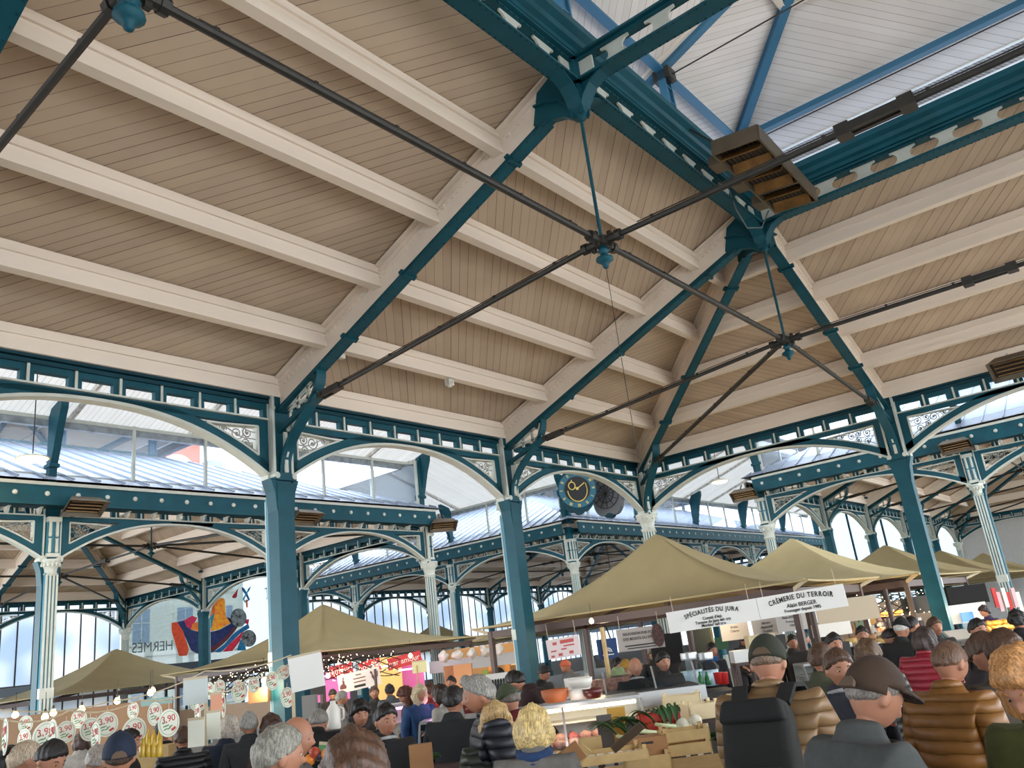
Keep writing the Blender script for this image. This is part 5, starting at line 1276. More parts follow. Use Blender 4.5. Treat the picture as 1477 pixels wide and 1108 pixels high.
mb = MB(); mb.bx(-.28, .28, -.006, 0, -.11, -.09, INK); mb.bx(-.24, .24, -.006, 0, -.15, -.135, INK); mb.build('small_line', r)
mb = MB(); mb.prism([(.3+.1*math.cos(2*PI*i/24), .0+.19*math.sin(2*PI*i/24)) for i in range(24)], (0, -.012, .02), (1, 0, 0), (0, 0, 1), .012, mat('sausage_photo', (90, 50, 44), .5, noise=.6, nscale=30, dark=(30, 18, 16))); mb.build('oval_photo', r)['label'] = 'dark oval photo of sausages'
r = board(813, 934, 12, .48, .27, [], 'pinkish price sheet with red writing hanging under the front tent', m=mat('pinkish_sheet', (222, 204, 200), .6), roll=-.05)
mb = MB(); RI = mat('faded_red', (190, 84, 76), .6)
for x, z, w, h in ((.06, .08, .2, .05), (-.12, .07, .06, .04), (.08, .02, .16, .02), (-.15, -.03, .08, .02), (0, -.02, .08, .02), (.1, -.08, .06, .04), (-.06, -.09, .06, .04), (-.17, -.1, .05, .03)): mb.bx(x-w/2, x+w/2, -.004, 0, z-h/2, z+h/2, RI)
mb.build('red_writing', r)
# blue shopping bag with white arch mark
def bag():
    r = T('shopping_bag', at(876, 936, 13), 'dark blue bag with a white arched mark hanging from the stall', 'bag'); B_ = mat('blue_bag', (22, 60, 108), .6)
    mb = MB(); w, h, d = .15, .15, .05; vs = [(-w, -d, -h), (w, -d, -h), (w, d, -h), (-w, d, -h), (-w*1.04, -d*.4, h), (w*1.04, -d*.4, h), (w*1.04, d*.4, h), (-w*1.04, d*.4, h)]
    mb.add(vs, [(0, 3, 2, 1), (0, 1, 5, 4), (1, 2, 6, 5), (2, 3, 7, 6), (3, 0, 4, 7), (4, 5, 6, 7)], B_); mb.build('bag_body', r)
    mb = MB(); mb.tube([(-.07, -.02, h), (-.03, -.02, h+.17), (.0, -.02, h+.2), (.03, -.02, h+.17), (.07, -.02, h)], .012, 6, BLACKC); mb.build('handle', r)
    mb = MB()
    for r1 in (.04, .07):
        for i in range(8):
            q = lambda k, R: (R*math.cos(PI*k/8), -.06-.02+R*math.sin(PI*k/8)); mb.prism([q(i, r1-.022), q(i+.8, r1-.022), q(i+.8, r1), q(i, r1)], (0, -.052, .03), (1, 0, 0), (0, 0, 1), .006, WHITE)
    mb.bx(-.09, .09, -.056, -.05, -.095, -.08, WHITE); mb.build('printed_mark', r)
bag()
# ---- oval price tags on cords, left stall
DISCS = [(7, 1063, 13, 25), (37, 1045, 14, 12), (35, 1068, 13, 16), (66, 1062, 10, 20), (75.5, 1063, 14, 24), (95, 1056, 9, 15), (114, 1037, 14, 13), (130, 1052, 8, 16), (138, 1063, 12, 20), (154, 1045, 13, 17), (192, 1025, 10, 12), (194, 1055, 11, 19), (223.5, 1030, 13, 16), (243.5, 1043, 8, 19), (302, 996.6, 9, 12), (286, 1013, 12, 13), (285, 1031, 7.5, 16), (317, 991, 5, 10), (322, 1017, 6.5, 17), (343, 988, 9, 7), (345.5, 998, 12.5, 14), (366, 988, 5, 11), (392.5, 982, 10.5, 13), (409, 970, 8, 10), (414.5, 1006, 11, 14)]
TAGM = mat('tag_white', (222, 222, 206), .6); TAGR = mat('tag_red', (186, 44, 40), .6); TAGG = mat('tag_green', (96, 140, 92), .6); txt = text_mesh('3,90', .095, TAGR)
mb = MB(); mb.prism([(.125*math.cos(2*PI*i/28), .14*math.sin(2*PI*i/28)) for i in range(28)], (0, 0, 0), (1, 0, 0), (0, 0, 1), .008, TAGM)
for R in (.105,):
    for i in range(28): mb.bar((R*math.cos(2*PI*i/28), -.0045, R*1.12*math.sin(2*PI*i/28)), (R*math.cos(2*PI*(i+1)/28), -.0045, R*1.12*math.sin(2*PI*(i+1)/28)), .004, .004, TAGG)
tagme = mb.mesh('tag')
mb = MB()
for i, (x, z) in enumerate(((-.05, -.035), (-.02, -.03), (.02, -.04), (-.04, -.065), (0, -.06), (-.06, .0))): mb.bar((x-.018, -.006, z), (x+.018, -.006, z+.012), .004, .012, TAGG)
grme = mb.mesh('green_script'); mb = MB(); mb.bar((.03, -.006, -.075), (.075, -.006, -.05), .006, .024, TAGR); chme = mb.mesh('chilli')
tp = []
for i, (x, y, rx, ry) in enumerate(DISCS):
    d = .14*FPX/ry*.92; d = max(6.0, min(10.5, d)); p = at(x, y, d); tp.append(p); s = ry*d/FPX/.14
    r = T('price_tag', p, f'white oval price tag with red figures, {ORD[i] if i < 20 else "number " + str(i+1)} from the left edge', 'price tag', 'oval price tags on cords', YR+(1 if i % 2 else -1)*math.acos(min(1, rx/ry/.9 if rx < ry else 1))*.9); r.scale = (s, s, s)
    td = link('tag_disc', tagme, r); o = link('price', txt, td); o.location = (-.005, -.006, .012); o.rotation_euler = (PI/2, -.12, 0); link('green_script', grme, td); link('chilli', chme, td)
    mb = MB(); mb.tube([(0, 0, .14), (0, 0, .2)], .003, 4, POLE); mb.build('cord', r)
def cord(ps, lab, rad=.008, m=POLE, sag=.06, name='cord'):
    ps = [Vector(p) for p in ps]; o = ps[0]; pts = []
    for a, b in zip(ps[:-1], ps[1:]):
        for k in range(8): t = k/8; pts.append(a.lerp(b, t)-o-Vector((0, 0, sag*4*t*(1-t))))
    pts.append(ps[-1]-o); mb = MB(); mb.tube(pts, rad, 5, m); q = mb.build(name); q.location = o; tag(q, lab, 'cord')
cord([at(0, 1037, 7), at(100, 1025, 8), at(200, 1010, 9), at(296, 990, 9.5)], 'pale cord carrying the oval tags left of the pale pole'); cord([at(0, 1024, 9), at(160, 1012, 10), at(296, 968, 10), at(420, 945, 11)], 'upper pale cord between the pale pole and plain column'); cord([at(296, 1000, 9.5), at(360, 978, 10), at(420, 955, 10.5)], 'pale cord carrying tags between the pale pole and plain column')
def pole(px, y0, d, lab, m=POLE, rad=.022, zb=0):
    p = at(px, y0, d); one('pole', (p.x, p.y, zb), lambda mb: mb.tube([(0, 0, 0), (0, 0, p.z-zb)], rad, 8, m), lab, 'pole')
pole(297, 975, 9.5, 'pale wooden pole among the hanging price tags'); pole(421, 950, 10.5, 'pale pole beside the plain teal column'); pole(993, 905, 13.5, 'dark stall post behind the Jura board', BROWN, .05); pole(868, 905, 13, 'pale wooden post beside the blue bag', WOODP, .035); pole(1170, 880, 13, 'brown stall post right of the dairy board', BROWN, .05); pole(1276, 850, 16, 'brown stall post past the beige awning band', BROWN, .05); pole(541, 965, 17, 'thin brown post before the yellow wall', BROWN, .03); pole(601, 960, 15, 'thin stick holding the price card', WOODP, .012)
def card(px, py, d, w, h, lab, m=WHITE, yaw=0, roll=0, name='card_sign'):
    p = at(px, py, d); r = T(name, p, lab, 'card'); r.rotation_euler = (0, roll, YR+yaw); mb = MB(); mb.bx(-w/2, w/2, -.008, .008, -h/2, h/2, m); mb.build('panel', r); mb = MB(); mb.bx(-w/2, w/2, -.012, .012, h/2-.015, h/2+.01, POLE); mb.build('batten', r)
card(282, 997, 9.3, .27, .28, 'blank pale grey card hanging left of the pale pole', mat('grey_card', (196, 204, 202), .6)); card(442, 969, 10.4, .42, .42, 'large blank cream panel right of the plain teal column', WHITE, 0, -.1); card(283, 1057, 8.2, .16, .26, 'cream sheet low on the pole, left one', TAGM); card(308, 1046, 8.6, .14, .27, 'cream sheet low on the pole, right one', TAGM); card(312, 1014, 9, .12, .2, 'orange-pink sheet behind the tags', mat('orange_sheet', (222, 160, 130), .6)); card(605, 962, 15, .26, .2, 'yellowish price card on a thin stick', mat('yellow_card', (226, 216, 160), .6)); card(1352, 876, 17.5, .2, .22, 'small tan notice fixed to the plain column', mat('tan_notice', (196, 160, 116), .6)); card(466, 1079, 7.5, .08, .08, 'small green price card among the fruit', mat('green_card', (90, 150, 100), .6), .2, .2)
# ---- light bulbs and fairy lights
def bulb(px, py, d, lab, w=0):
    p = at(px, py, d); r = T('light_bulb', p, lab, 'light bulb', 'warm bulbs over the stalls'); mb = MB(); mb.lathe([(0, -.06), (.035, -.045), (.045, -.015), (.03, .02), (.015, .04)], 12, BULB); mb.build('bulb', r, True); mb = MB(); mb.lathe([(.018, .035), (.018, .08), (.006, .09)], 8, DKP); mb.tube([(0, 0, .08), (0, 0, .3)], .004, 4, DKP); mb.build('socket', r)
    if w: lamp(p-Vector((0, 0, .15)), w)
for i, (x, y, d, w) in enumerate(((22, 1030, 12, 30), (65, 1033, 11, 0), (77, 1027, 12, 40), (118, 1022, 12, 0), (169, 1010, 12.5, 50), (217, 998, 12.5, 50), (220, 995, 13, 0), (381, 980, 12, 30))): bulb(x, y, d, f'glowing warm bulb over the left stall, {ORD[i]} from the left edge', w)
bulb(473, 974, 17, 'glowing bulb beside the red fascia', 30); bulb(592, 945, 17.5, 'glowing bulb above the price card', 30); bulb(853, 895, 15, 'glowing white bulb under the front tent', 40)
def fairy(a, b, h, n, lab, dense=1):
    rr = random.Random(n); o = Vector(a); v = Vector(b)-o; r = T('fairy_lights', o, lab, 'string lights', rz=0); mb = MB(); wr = MB()
    g = MB()
    for i in range(n):
        t = rr.random(); p = v*t+Vector((rr.uniform(-.25, .25), rr.uniform(-.25, .25), -h*rr.random())); mb.lathe([(0, -.01), (.009, 0), (0, .01)], 6, FAIRY, p)
    for k in range(7): g.tube([v*t+Vector((.1*math.sin(3*t+k*2), .1*math.cos(4*t+k), -h*(.5+.42*math.sin(5*t+k*.9)))) for t in [i/16 for i in range(17)]], .012, 4, BLACKC)
    g.build('wire', r); q = mb.build('bulbs', r); q['kind'] = 'stuff'
fairy(at(303, 978, 16), at(398, 953, 17), .4, 90, 'tangle of tiny fairy lights left of the plain column'); fairy(at(418, 948, 18), at(572, 940, 18.5), .55, 150, 'tangle of tiny fairy lights over the butcher fascia'); fairy(at(1232, 858, 17), at(1345, 850, 19), .5, 110, 'tiny fairy lights past the dairy board'); fairy(at(1345, 856, 19), at(1400, 850, 20), .4, 40, 'tiny fairy lights behind the plain right column')
# ---- butcher stall: red fascia, banner, pink cases
def fascia(px, py, d, w, tx, lab, sz=.17):
    r = T('fascia_board', at(px, py, d), lab, 'sign'); r.rotation_euler = (0, .13*-1+.0, YR); mb = MB(); mb.bx(-w/2, w/2, 0, .05, -.13, .13, RED); mb.build('board', r); o = link('lettering', text_mesh(tx, sz, WHITE), r); o.location = (0, -.006, -.05); o.rotation_euler = (PI/2, 0, 0)
fascia(492, 967, 19, .52, 'amour', 'red fascia board with white word, left one over the pink stall'); fascia(533, 961, 19, .5, 'bouche', 'red fascia board with white word, middle one over the banner'); fascia(583, 953, 19.4, .8, "pur amour", 'red fascia board with white words, by the fluted column')
r = board(518, 981, 17.5, .9, .36, [], 'pale banner with dark rabbit and rooster', m=mat('banner_pale', (214, 206, 202), .7), roll=-.1, name='banner', cat='banner'); MAR = mat('maroon', (92, 34, 40), .6)
mb = MB(); q = lambda pts, ox, s: mb.prism([(ox+x*s, z*s) for x, z in pts], (0, -.006, 0), (1, 0, 0), (0, 0, 1), .006, MAR)
q([(-.5, -.9), (.5, -.9), (.6, -.5), (.3, -.1), (.35, .3), (.2, .4), (.3, 1), (.15, 1), (.05, .45), (-.05, .3), (0, 0), (-.4, -.2), (-.6, -.6)], -.35, .12); q([(-.1, -1), (.1, -1), (.15, -.5), (.5, 0), (.6, .8), (.3, .5), (.1, .1), (-.2, .2), (-.3, .8), (-.5, .9), (-.6, .6), (-.4, .5), (-.4, 0), (-.15, -.5)], .33, .14); mb.build('animal_shape', r)
mb = MB(); mb.bx(-.12, .14, -.006, 0, .03, .05, MAR); mb.bx(-.12, .14, -.006, 0, -.04, -.02, MAR); mb.bx(-.12, .12, -.006, 0, -.14, -.09, INK); mb.bx(-.06, .06, -.006, 0, .1, .12, MAR); mb.build('small_line', r)
LEGGED = {'partition', 'tiled_panel', 'stall_back', 'bakery_back', 'upright_board', 'white_board', 'white_box_panel', 'tall_poster', 'green_sign', 'white_frame_panel', 'dark_curtain'}
PLINTH = {'weighing_scale', 'paper_box', 'clear_tubs', 'display_screen', 'basket', 'grey_crate', 'jar_rack', 'carry_box', 'bottle_rack', 'side_box', 'straw_board', 'brown_bag', 'orange_shelf'}
def stand(p, w, dp, lab, y0=0):
    one('display_stand', (p[0], p[1], 0), lambda mb: [mb.bx(-w/2, w/2, y0, y0+dp, p[2]-.04, p[2]-.002, BROWN)]+[mb.bx(x-.02, x+.02, y-.02, y+.02, 0, p[2]-.04, BROWN) for x in (-w/2+.03, w/2-.03) for y in (y0+.03, y0+dp-.03)], 'dark stand under the '+' '.join(lab.split()[:11]), 'stand')
def slab(name, px, py, d, w, h, dp, m, lab, cat, z0=None, yaw=0, group=None):
    p = at(px, py, d)
    if name in PLINTH: stand((p.x, p.y, p.z-h/2), w, max(dp, .2), lab)
    def bd(mb):
        mb.bx(-w/2, w/2, 0, dp, -h/2 if z0 is None else 0, h/2 if z0 is None else h, m)
        if name in LEGGED:
            for x in (-w*.42, w*.42): mb.bx(x-.015, x+.015, dp*.3, dp*.3+.03, -p.z, -h/2, BROWN)
    return one(name, (p.x, p.y, p.z if z0 is None else z0), bd, lab, cat, group, rz=YR+yaw)
PINKW = mat('pink_lit_tile', (236, 130, 190), .6);  # pink light of the stall is put into the tile colour
slab('tiled_panel', 478, 990, 21, .9, .7, .05, PINKW, 'pink-lit tiled panel left of the banner', 'panel'); slab('tiled_panel', 592, 978, 21.5, .7, .9, .05, PINKW, 'pink-lit tiled panel right of the yellow wall', 'panel'); slab('partition', 560, 978, 21, .7, 1.0, .05, mat('yellow_wall', (226, 196, 112), .7), 'pale yellow partition behind the banner', 'partition')
for px, py, d, w in ((478, 974, 20.5, .8), (592, 965, 21, .6), (550, 962, 20.5, .7)): 
    pp = at(px, py, d); one('neon_tube', pp, lambda mb: mb.tube([(-w/2, 0, 0), (w/2, 0, 0)], .02, 8, PINK if px != 550 else FAIRY), f'glowing tube lamp over the butcher stall at the {"left" if px < 500 else "middle" if px < 560 else "right"}', 'lamp')
lamp(at(490, 985, 19.5), 40, (1, .4, .75)); lamp(at(600, 975, 19.5), 40, (1, .4, .75)); lamp(at(550, 980, 18), 40)
slab('chalk_board', 458, 994, 16, .25, .22, .04, DKP, 'small dark screen hanging left of the pink panel', 'screen'); slab('weighing_scale', 445, 1020, 13, .22, .34, .15, mat('scale_grey', (120, 118, 116), .5), 'grey weighing scale behind the bald man', 'scale')
# glass cases
def case(px, py, d, w, lab, z0=.75, z1=1.35, m=STEEL, tube=None, slope=.25):
    p = at(px, py, d); r = T('glass_counter', (p.x, p.y, 0), lab, 'display counter'); dp = .8
    mb = MB(); mb.bx(-w/2, w/2, 0, dp, 0, z0, m); mb.bx(-w/2, w/2, -.02, .02, z0-.1, z0, STEEL); mb.build('cabinet', r)
    mb = MB(); mb.quad([(-w/2, 0, z0), (w/2, 0, z0), (w/2, slope, z1), (-w/2, slope, z1)], CASEG)
    for x in (-w/2, w/2): mb.quad([(x, 0, z0), (x, slope, z1), (x, dp, z1), (x, dp, z0)], CASEG)
    mb.build('glass', r); mb = MB(); mb.bx(-w/2, w/2, slope-.02, dp, z1, z1+.035, STEEL)
    for x in (-w/2, w/2, 0): mb.bar((x, 0, z0), (x, slope, z1), .025, .025, STEEL)
    mb.build('top_shelf', r)
    mb = MB(); mb.bx(-w/2, w/2, dp-.02, dp, z0, z1, POT); mb.bx(-w/2+.02, w/2-.02, .42, dp-.02, (z0+z1)/2+.02, (z0+z1)/2+.04, POT); mb.build('back_panel', r)
    if tube: mb = MB(); mb.tube([(-w/2+.05, slope+.05, z1-.03), (w/2-.05, slope+.05, z1-.03)], .018, 8, tube); mb.build('tube_light', r)
    return r, p
case(622, 1035, 12.5, 1.7, 'pink-lit glass meat counter left of the navy puffer', .85, 1.4, tube=PINK); lamp(at(620, 1020, 11.9), 12, (1, .5, .9))
rc, pc = case(815, 1050, 8.7, 1.7, 'glass counter of pink meat behind the blonde head', .95, 1.36, tube=FAIRY); lamp(at(830, 1040, 8.55), 6, (1, .85, .8))
MEAT = mat('raw_meat', (226, 130, 128), .35, noise=.3, nscale=18, dark=(170, 60, 66)); FAT = mat('fatty_meat', (232, 176, 160), .4, noise=.3, nscale=14)
rr = random.Random(3); ux = Vector((math.cos(YR), math.sin(YR), 0)); uy = Vector((-math.sin(YR), math.cos(YR), 0))
def blob(name, p, dims, m, lab, cat, grp=None, rz=0, seed=0, n=14, amp=.12, top=None):
    q = random.Random(seed); a = [q.uniform(0, 6) for _ in range(4)]
    vs, fs = ball(n, max(6, n*2//3), lambda d: (1+amp*math.sin(3*d.x+a[0])*math.sin(3*d.y+a[1])+amp*.6*math.sin(5*d.z+a[2]+4*d.x))/math.sqrt((d.x/dims[0])**2+(d.y/dims[1])**2+(d.z/dims[2])**2))
    mb = MB(); mb.add(vs, fs, m); o = mb.build(name, None, True); o.location = p; o.rotation_euler = (0, 0, rz); tag(o, lab, cat, grp); return o
for i in range(14):
    p = pc+ux*(-.2+i % 7*.14)+uy*(.22+.2*(i//7)); blob('meat_cut', (p.x, p.y, .95+.05+.04*(i//7)), (.09, .06, .05), FAT if i % 3 else MEAT, 'cut of pink raw meat in the glass counter behind the blonde head', 'meat', 'meat cuts in the glass counter', rr.uniform(0, 3), i)
TERRA = mat('terracotta', (176, 96, 54), .6); 
def bowl(px, d, rad, h, m, lab, name='bowl', z=1.395, cat='bowl'):
    yh = 1031.13-.12445*px; p = at(px, yh+(2-z)*FPX/d, d); one(name, p, lambda mb: mb.lathe([(rad*.7, 0), (rad*.95, h*.5), (rad, h), (rad*.93, h), (rad*.85, h*.5), (0, h*.3)], 20, m), lab, cat, smooth=True)
bowl(802, 8.9, .15, .13, TERRA, 'terracotta bowl on the glass meat counter', z=1.395); bowl(836, 8.9, .13, .11, POT, 'white bowl on the glass meat counter beside the terracotta one'); bowl(838, 9.2, .14, .1, POT, 'upper white tub stacked behind the white bowl', 'tub', 1.5); bowl(856, 8.8, .11, .1, mat('maroon_glaze', (86, 30, 28), .3), 'dark red crock at the end of the meat counter', 'crock', cat='crock')
mb = MB()
slab('carry_box', 834, 992, 9.6, .3, .22, .2, POT, 'white plastic box with a curved handle on the meat counter', 'box'); slab('jar_rack', 884, 990, 11, .55, .2, .2, mat('mixed_jars', (170, 120, 100), .5, noise=.6, nscale=22, dark=(90, 60, 52)), 'low rack of small jars behind the glass counter', 'rack')
# long grey chilled counter with pale side
def chill():
    p = at(940, 1020, 9.8); r = T('chilled_counter', (p.x, p.y, 0), 'pale grey chilled counter with steel rim under the Jura board', 'display counter'); mb = MB(); mb.bx(-.5, .62, 0, .9, 0, 1.2, mat('beige_side', (206, 190, 166), .6)); mb.build('body', r)
    mb = MB(); mb.bx(-.56, .66, -.06, .9, 1.2, 1.36, STEEL); mb.bx(-.5, .6, .04, .8, 1.36, 1.375, DKP); mb.build('rim', r)
    mb = MB(); mb.quad([(-.5, .1, 1.37), (.6, .1, 1.37), (.6, .3, 1.62), (-.5, .3, 1.62)], CASEG); mb.build('glass', r); mb = MB()
    for x in (-.5, .1, .6): mb.bar((x, .1, 1.37), (x, .3, 1.62), .02, .02, STEEL)
    mb.build('strut', r)
chill()
def jar(px, d, lab, lid=STEEL):
    p = atz(px, 990, 1.2); p = at(px, 990, 11.2); r = T('glass_jar', p, lab, 'jar'); mb = MB(); mb.lathe([(.15, 0), (.165, .03), (.165, .25), (.1, .33), (.1, .36)], 20, JAR); mb.lathe([(.14, .01), (.15, .2), (0, .2)], 16, mat('jar_water', (188, 204, 214), .3)); mb.build('jar_body', r, True); mb = MB(); mb.lathe([(.11, .34), (.115, .36), (.115, .43), (0, .44)], 18, lid); mb.build('lid', r)
jar(1001, 11, 'large glass jar with steel lid beside the stall post'); jar(1024, 11, 'large glass jar with steel lid, nearer the dark green cap')
GB = mat('green_bottle_glass', (30, 120, 60), .2)
for i, px in enumerate((1012, 1022)): p = at(px, 988, 10.6); one('green_bottle', p, lambda mb: mb.lathe([(.035, 0), (.038, .02), (.038, .08), (.014, .13), (.014, .16), (0, .16)], 12, GB), f'small green bottle before the glass jars, {ORD[i]} from the stall post', 'bottle', smooth=True)
for i, px in enumerate((1038, 1046)): p = at(px, 987, 10.4); one('red_tub', p, lambda mb: mb.lathe([(.05, 0), (.058, .13), (.062, .14), (0, .14)], 14, mat('red_plastic', (170, 30, 32), .4)), f'red plastic tub right of the glass jars, {ORD[i]} one', 'tub', smooth=True)
slab('dark_counter', 1022, 1015, 10.7, .8, 1.19, .8, DKP, 'black counter front left of the tan coat', 'counter', 0); slab('dark_curtain', 965, 955, 14.5, .55, .95, .04, BLACKC, 'black curtain panel behind the stall post', 'curtain'); slab('dark_curtain', 1012, 930, 15.2, .4, .6, .04, mat('green_black', (40, 44, 36), .8), 'dark green-black panel behind the glass jars', 'curtain')
# ---- vegetable stall: table, crates, boxes, vegetables
pt = at(950, 1085, 7.2); one('trestle_table', (pt.x, pt.y, 0), lambda mb: [mb.bx(-1.3, .75, -.45, .9, .80, .84, WOODP)]+[mb.bx(x-.03, x+.03, y-.03, y+.03, 0, .8, WOODP) for x in (-1.2, .65) for y in (-.35, .8)], 'wooden trestle table under the vegetable crates', 'table')
def crate(px, py, d, w, dp, h, lab, m=WOODP, yaw=0, tilt=0, name='wooden_crate', slats=3):
    p = at(px, py, d); r = T(name, p, lab, 'crate', rz=YR+yaw); r.rotation_euler = (tilt, 0, YR+yaw); mb = MB(); g = .012; sh = h/slats
    for i in range(slats):
        z0, z1 = i*sh+.008, (i+1)*sh-.012
        mb.bx(-w/2, w/2, -dp/2, -dp/2+g, z0, z1, m); mb.bx(-w/2, w/2, dp/2-g, dp/2, z0, z1, m); mb.bx(-w/2, -w/2+g, -dp/2, dp/2, z0, z1, m); mb.bx(w/2-g, w/2, -dp/2, dp/2, z0, z1, m)
    mb.build('slat_side', r); mb = MB(); mb.bx(-w/2, w/2, -dp/2, dp/2, 0, .01, m); mb.build('bottom', r); mb = MB()
    for sx in (-1, 1):
        for sy in (-1, 1): mb.bx(sx*(w/2-.03)-.015, sx*(w/2-.03)+.015, sy*(dp/2-.03)-.015, sy*(dp/2-.03)+.015, 0, h+.02, m)
    mb.build('corner_post', r)
    if d > 7.9: stand((p.x, p.y, p.z), w, dp, lab, -dp/2)
    return p
crate(990, 1086, 7, .4, .3, .2, 'slatted wooden crate right of the cardboard box, greens on top', slats=2); crate(934, 1108, 6.9, .38, .3, .12, 'shallow wooden crate under the cardboard box', slats=1); crate(1012, 1036, 8.6, .34, .26, .16, 'pale crate with handle hole behind the leeks', mat('cream_crate', (226, 208, 166), .6), .2, slats=1); crate(985, 1020, 9.2, .42, .3, .14, 'cream lidded crate standing tilted before the black counter', mat('cream_crate', (226, 208, 166), .6), -.2, slats=1)
crate(952, 1052, 8.2, .4, .3, .16, 'red plastic crate behind the green vegetables', mat('red_crate', (186, 52, 36), .5), slats=2, name='plastic_crate'); crate(868, 1098, 6.6, .7, .4, .08, 'shallow wooden tray of small white cheeses', slats=1, yaw=.1)
p = at(934, 1088, 6.95); one('cardboard_box', p, lambda mb: [mb.bx(-.16, .16, -.12, .12, 0, .14, CARD), mb.bx(-.05, .05, -.122, -.118, .09, .108, DKP), mb.bx(-.163, -.157, -.12, .12, .0, .15, CARD), mb.bx(.157, .163, -.12, .12, 0, .15, CARD)], 'brown cardboard box with a slot handle on the vegetable stall', 'box')
CH = mat('goat_cheese', (236, 232, 222), .6)
pb = at(868, 1098, 6.6)
for i in range(18):
    p = pb+ux*(-.3+.075*(i % 9))+uy*(-.12+.16*(i//9)); one('small_cheese', (p.x, p.y, p.z+.012), lambda mb: mb.lathe([(.026, 0), (.03, .004), (.03, .03), (.026, .036), (0, .037)], 12, CH), 'small round white cheese in the shallow wooden tray', 'cheese', 'small cheeses in the wooden tray', smooth=True)
LEAF = mat('leek_green', (52, 96, 48), .5, noise=.4, nscale=12); STEM = mat('leek_white', (214, 222, 180), .5); CAUL = mat('cauliflower_white', (232, 228, 208), .8, bump=.8, nscale=40)
def leek(p, rz, i, up=.35):
    r = T('leek', p, 'green leek lying on the crates behind the cardboard box', 'leek', 'leeks on the vegetable stall', rz); mb = MB(); mb.tube([(0, 0, 0), (.16, 0, .03), (.2, 0, .045)], .017, 8, STEM); mb.build('shaft', r, True); mb = MB()
    for k in range(6):
        a = (k-2.5)*.22; L = .2+.03*(k % 3); pts = [(.19+L*t*math.cos(a), L*t*math.sin(a), .045+L*up*math.sin(2.4*t)) for t in [j/6 for j in range(7)]]
        w = [.012, .02, .024, .022, .018, .012, .002]; vs = []
        for (x, y, z), ww in zip(pts, w): vs += [(x-ww*math.sin(a), y+ww*math.cos(a), z+.006), (x, y, z), (x+ww*math.sin(a), y-ww*math.cos(a), z+.006)]
        mb.add(vs, [(j*3+q, j*3+q+1, j*3+4+q, j*3+3+q) for j in range(6) for q in (0, 1)], LEAF)
    mb.build('leaves', r, True); return r
for i in range(8): p = at(922+i*9, 1066-i*3+(i % 3)*4, 7.4+.08*i); leek(p, YR+PI*.9+rr.uniform(-.5, .5), i, .5)
for i in range(3): p = at(966+i*6, 1054-i*2, 7.9); o = leek(p, YR+PI/2+rr.uniform(-.3, .3), i, 1.3); o.scale = (.55, .55, .55)
def lettuce(p, s, lab, i, m=LEAF, grp='leafy heads on the vegetable stall'):
    mb = MB(); q = random.Random(i)
    for k in range(22):
        a = k*2.4; t = k/22; el = .2+1.1*(1-t); R = s*(.5+.5*t); vs = []; n = 5
        for j in range(n):
            u = j/(n-1); rad = R*u; z = R*math.sin(el)*u*(1-.35*u)*1.3; w = s*.35*math.sin(PI*min(.93, u+.12))
            c, sn = math.cos(a), math.sin(a); x = rad*math.cos(el)
            vs += [(x*c-w*sn, x*sn+w*c, z+.1*s*q.uniform(.5, 1)), (x*c, x*sn, z), (x*c+w*sn, x*sn-w*c, z+.1*s*q.uniform(.5, 1))]
        mb.add(vs, [(j*3+e, j*3+e+1, j*3+4+e, j*3+3+e) for j in range(n-1) for e in (0, 1)], m)
    o = mb.build('lettuce', None, True); o.location = p; tag(o, lab, 'lettuce', grp)
for i, (x, y, d) in enumerate(((948, 1072, 7.3), (966, 1070, 7.3), (1028, 1066, 7.4), (1040, 1072, 7.3), (985, 1062, 7.5))): lettuce(at(x, y, d), .11, f'leafy green head on the vegetable stall, {ORD[i]} placed from the cardboard box', i)
for i, (x, y) in enumerate(((985, 1046), (997, 1050), (1003, 1040))): blob('cauliflower', at(x, y, 8), (.07, .07, .06), CAUL, f'white cauliflower among the leeks, {ORD[i]} from the red crate', 'cauliflower', None, 0, i, 18, .08)
for i in range(7): blob('red_pepper', at(940+i*6, 1044-(i % 2)*5, 8.15), (.045, .04, .05), mat('red_veg', (206, 50, 30), .3) if i % 2 else mat('orange_veg', (226, 120, 40), .35), 'red or orange vegetable heaped in the red crate', 'vegetable', 'vegetables in the red crate', 0, i, 10)
slab('upright_board', 892, 1050, 8.3, .18, .38, .03, mat('ochre_board', (198, 152, 58), .6), 'ochre yellow upright board beside the meat counter', 'board'); slab('upright_board', 874, 1058, 8.2, .15, .34, .03, mat('slate_board', (88, 84, 82), .6), 'dark grey upright board beside the ochre one', 'board'); slab('upright_board', 911, 1052, 8.0, .1, .22, .02, mat('slate_board', (88, 84, 82), .6), 'small grey slate leaning right of the ochre board', 'board')
def plank(px0, py0, px1, py1, d, w, lab, m):
    a, b = at(px0, py0, d), at(px1, py1, d); o = Vector(a); mb = MB(); mb.bar((0, 0, 0), b-a, w, .02, m, -fd); q = mb.build('plank'); q.location = o; tag(q, lab, 'plank')
plank(884, 1082, 926, 1046, 6.5, .06, 'dark weathered plank leaning across the cheese trays', mat('dark_wood', (74, 58, 40), .7)); plank(800, 1108, 838, 1080, 6.2, .14, 'brown board standing before the meat counter', CARD); plank(822, 1106, 846, 1078, 6.3, .1, 'rounded tan board beside the brown one', WOODP)
slab('side_box', 852, 1076, 7.2, .2, .13, .1, WOODP, 'small pale wooden box before the meat', 'box')
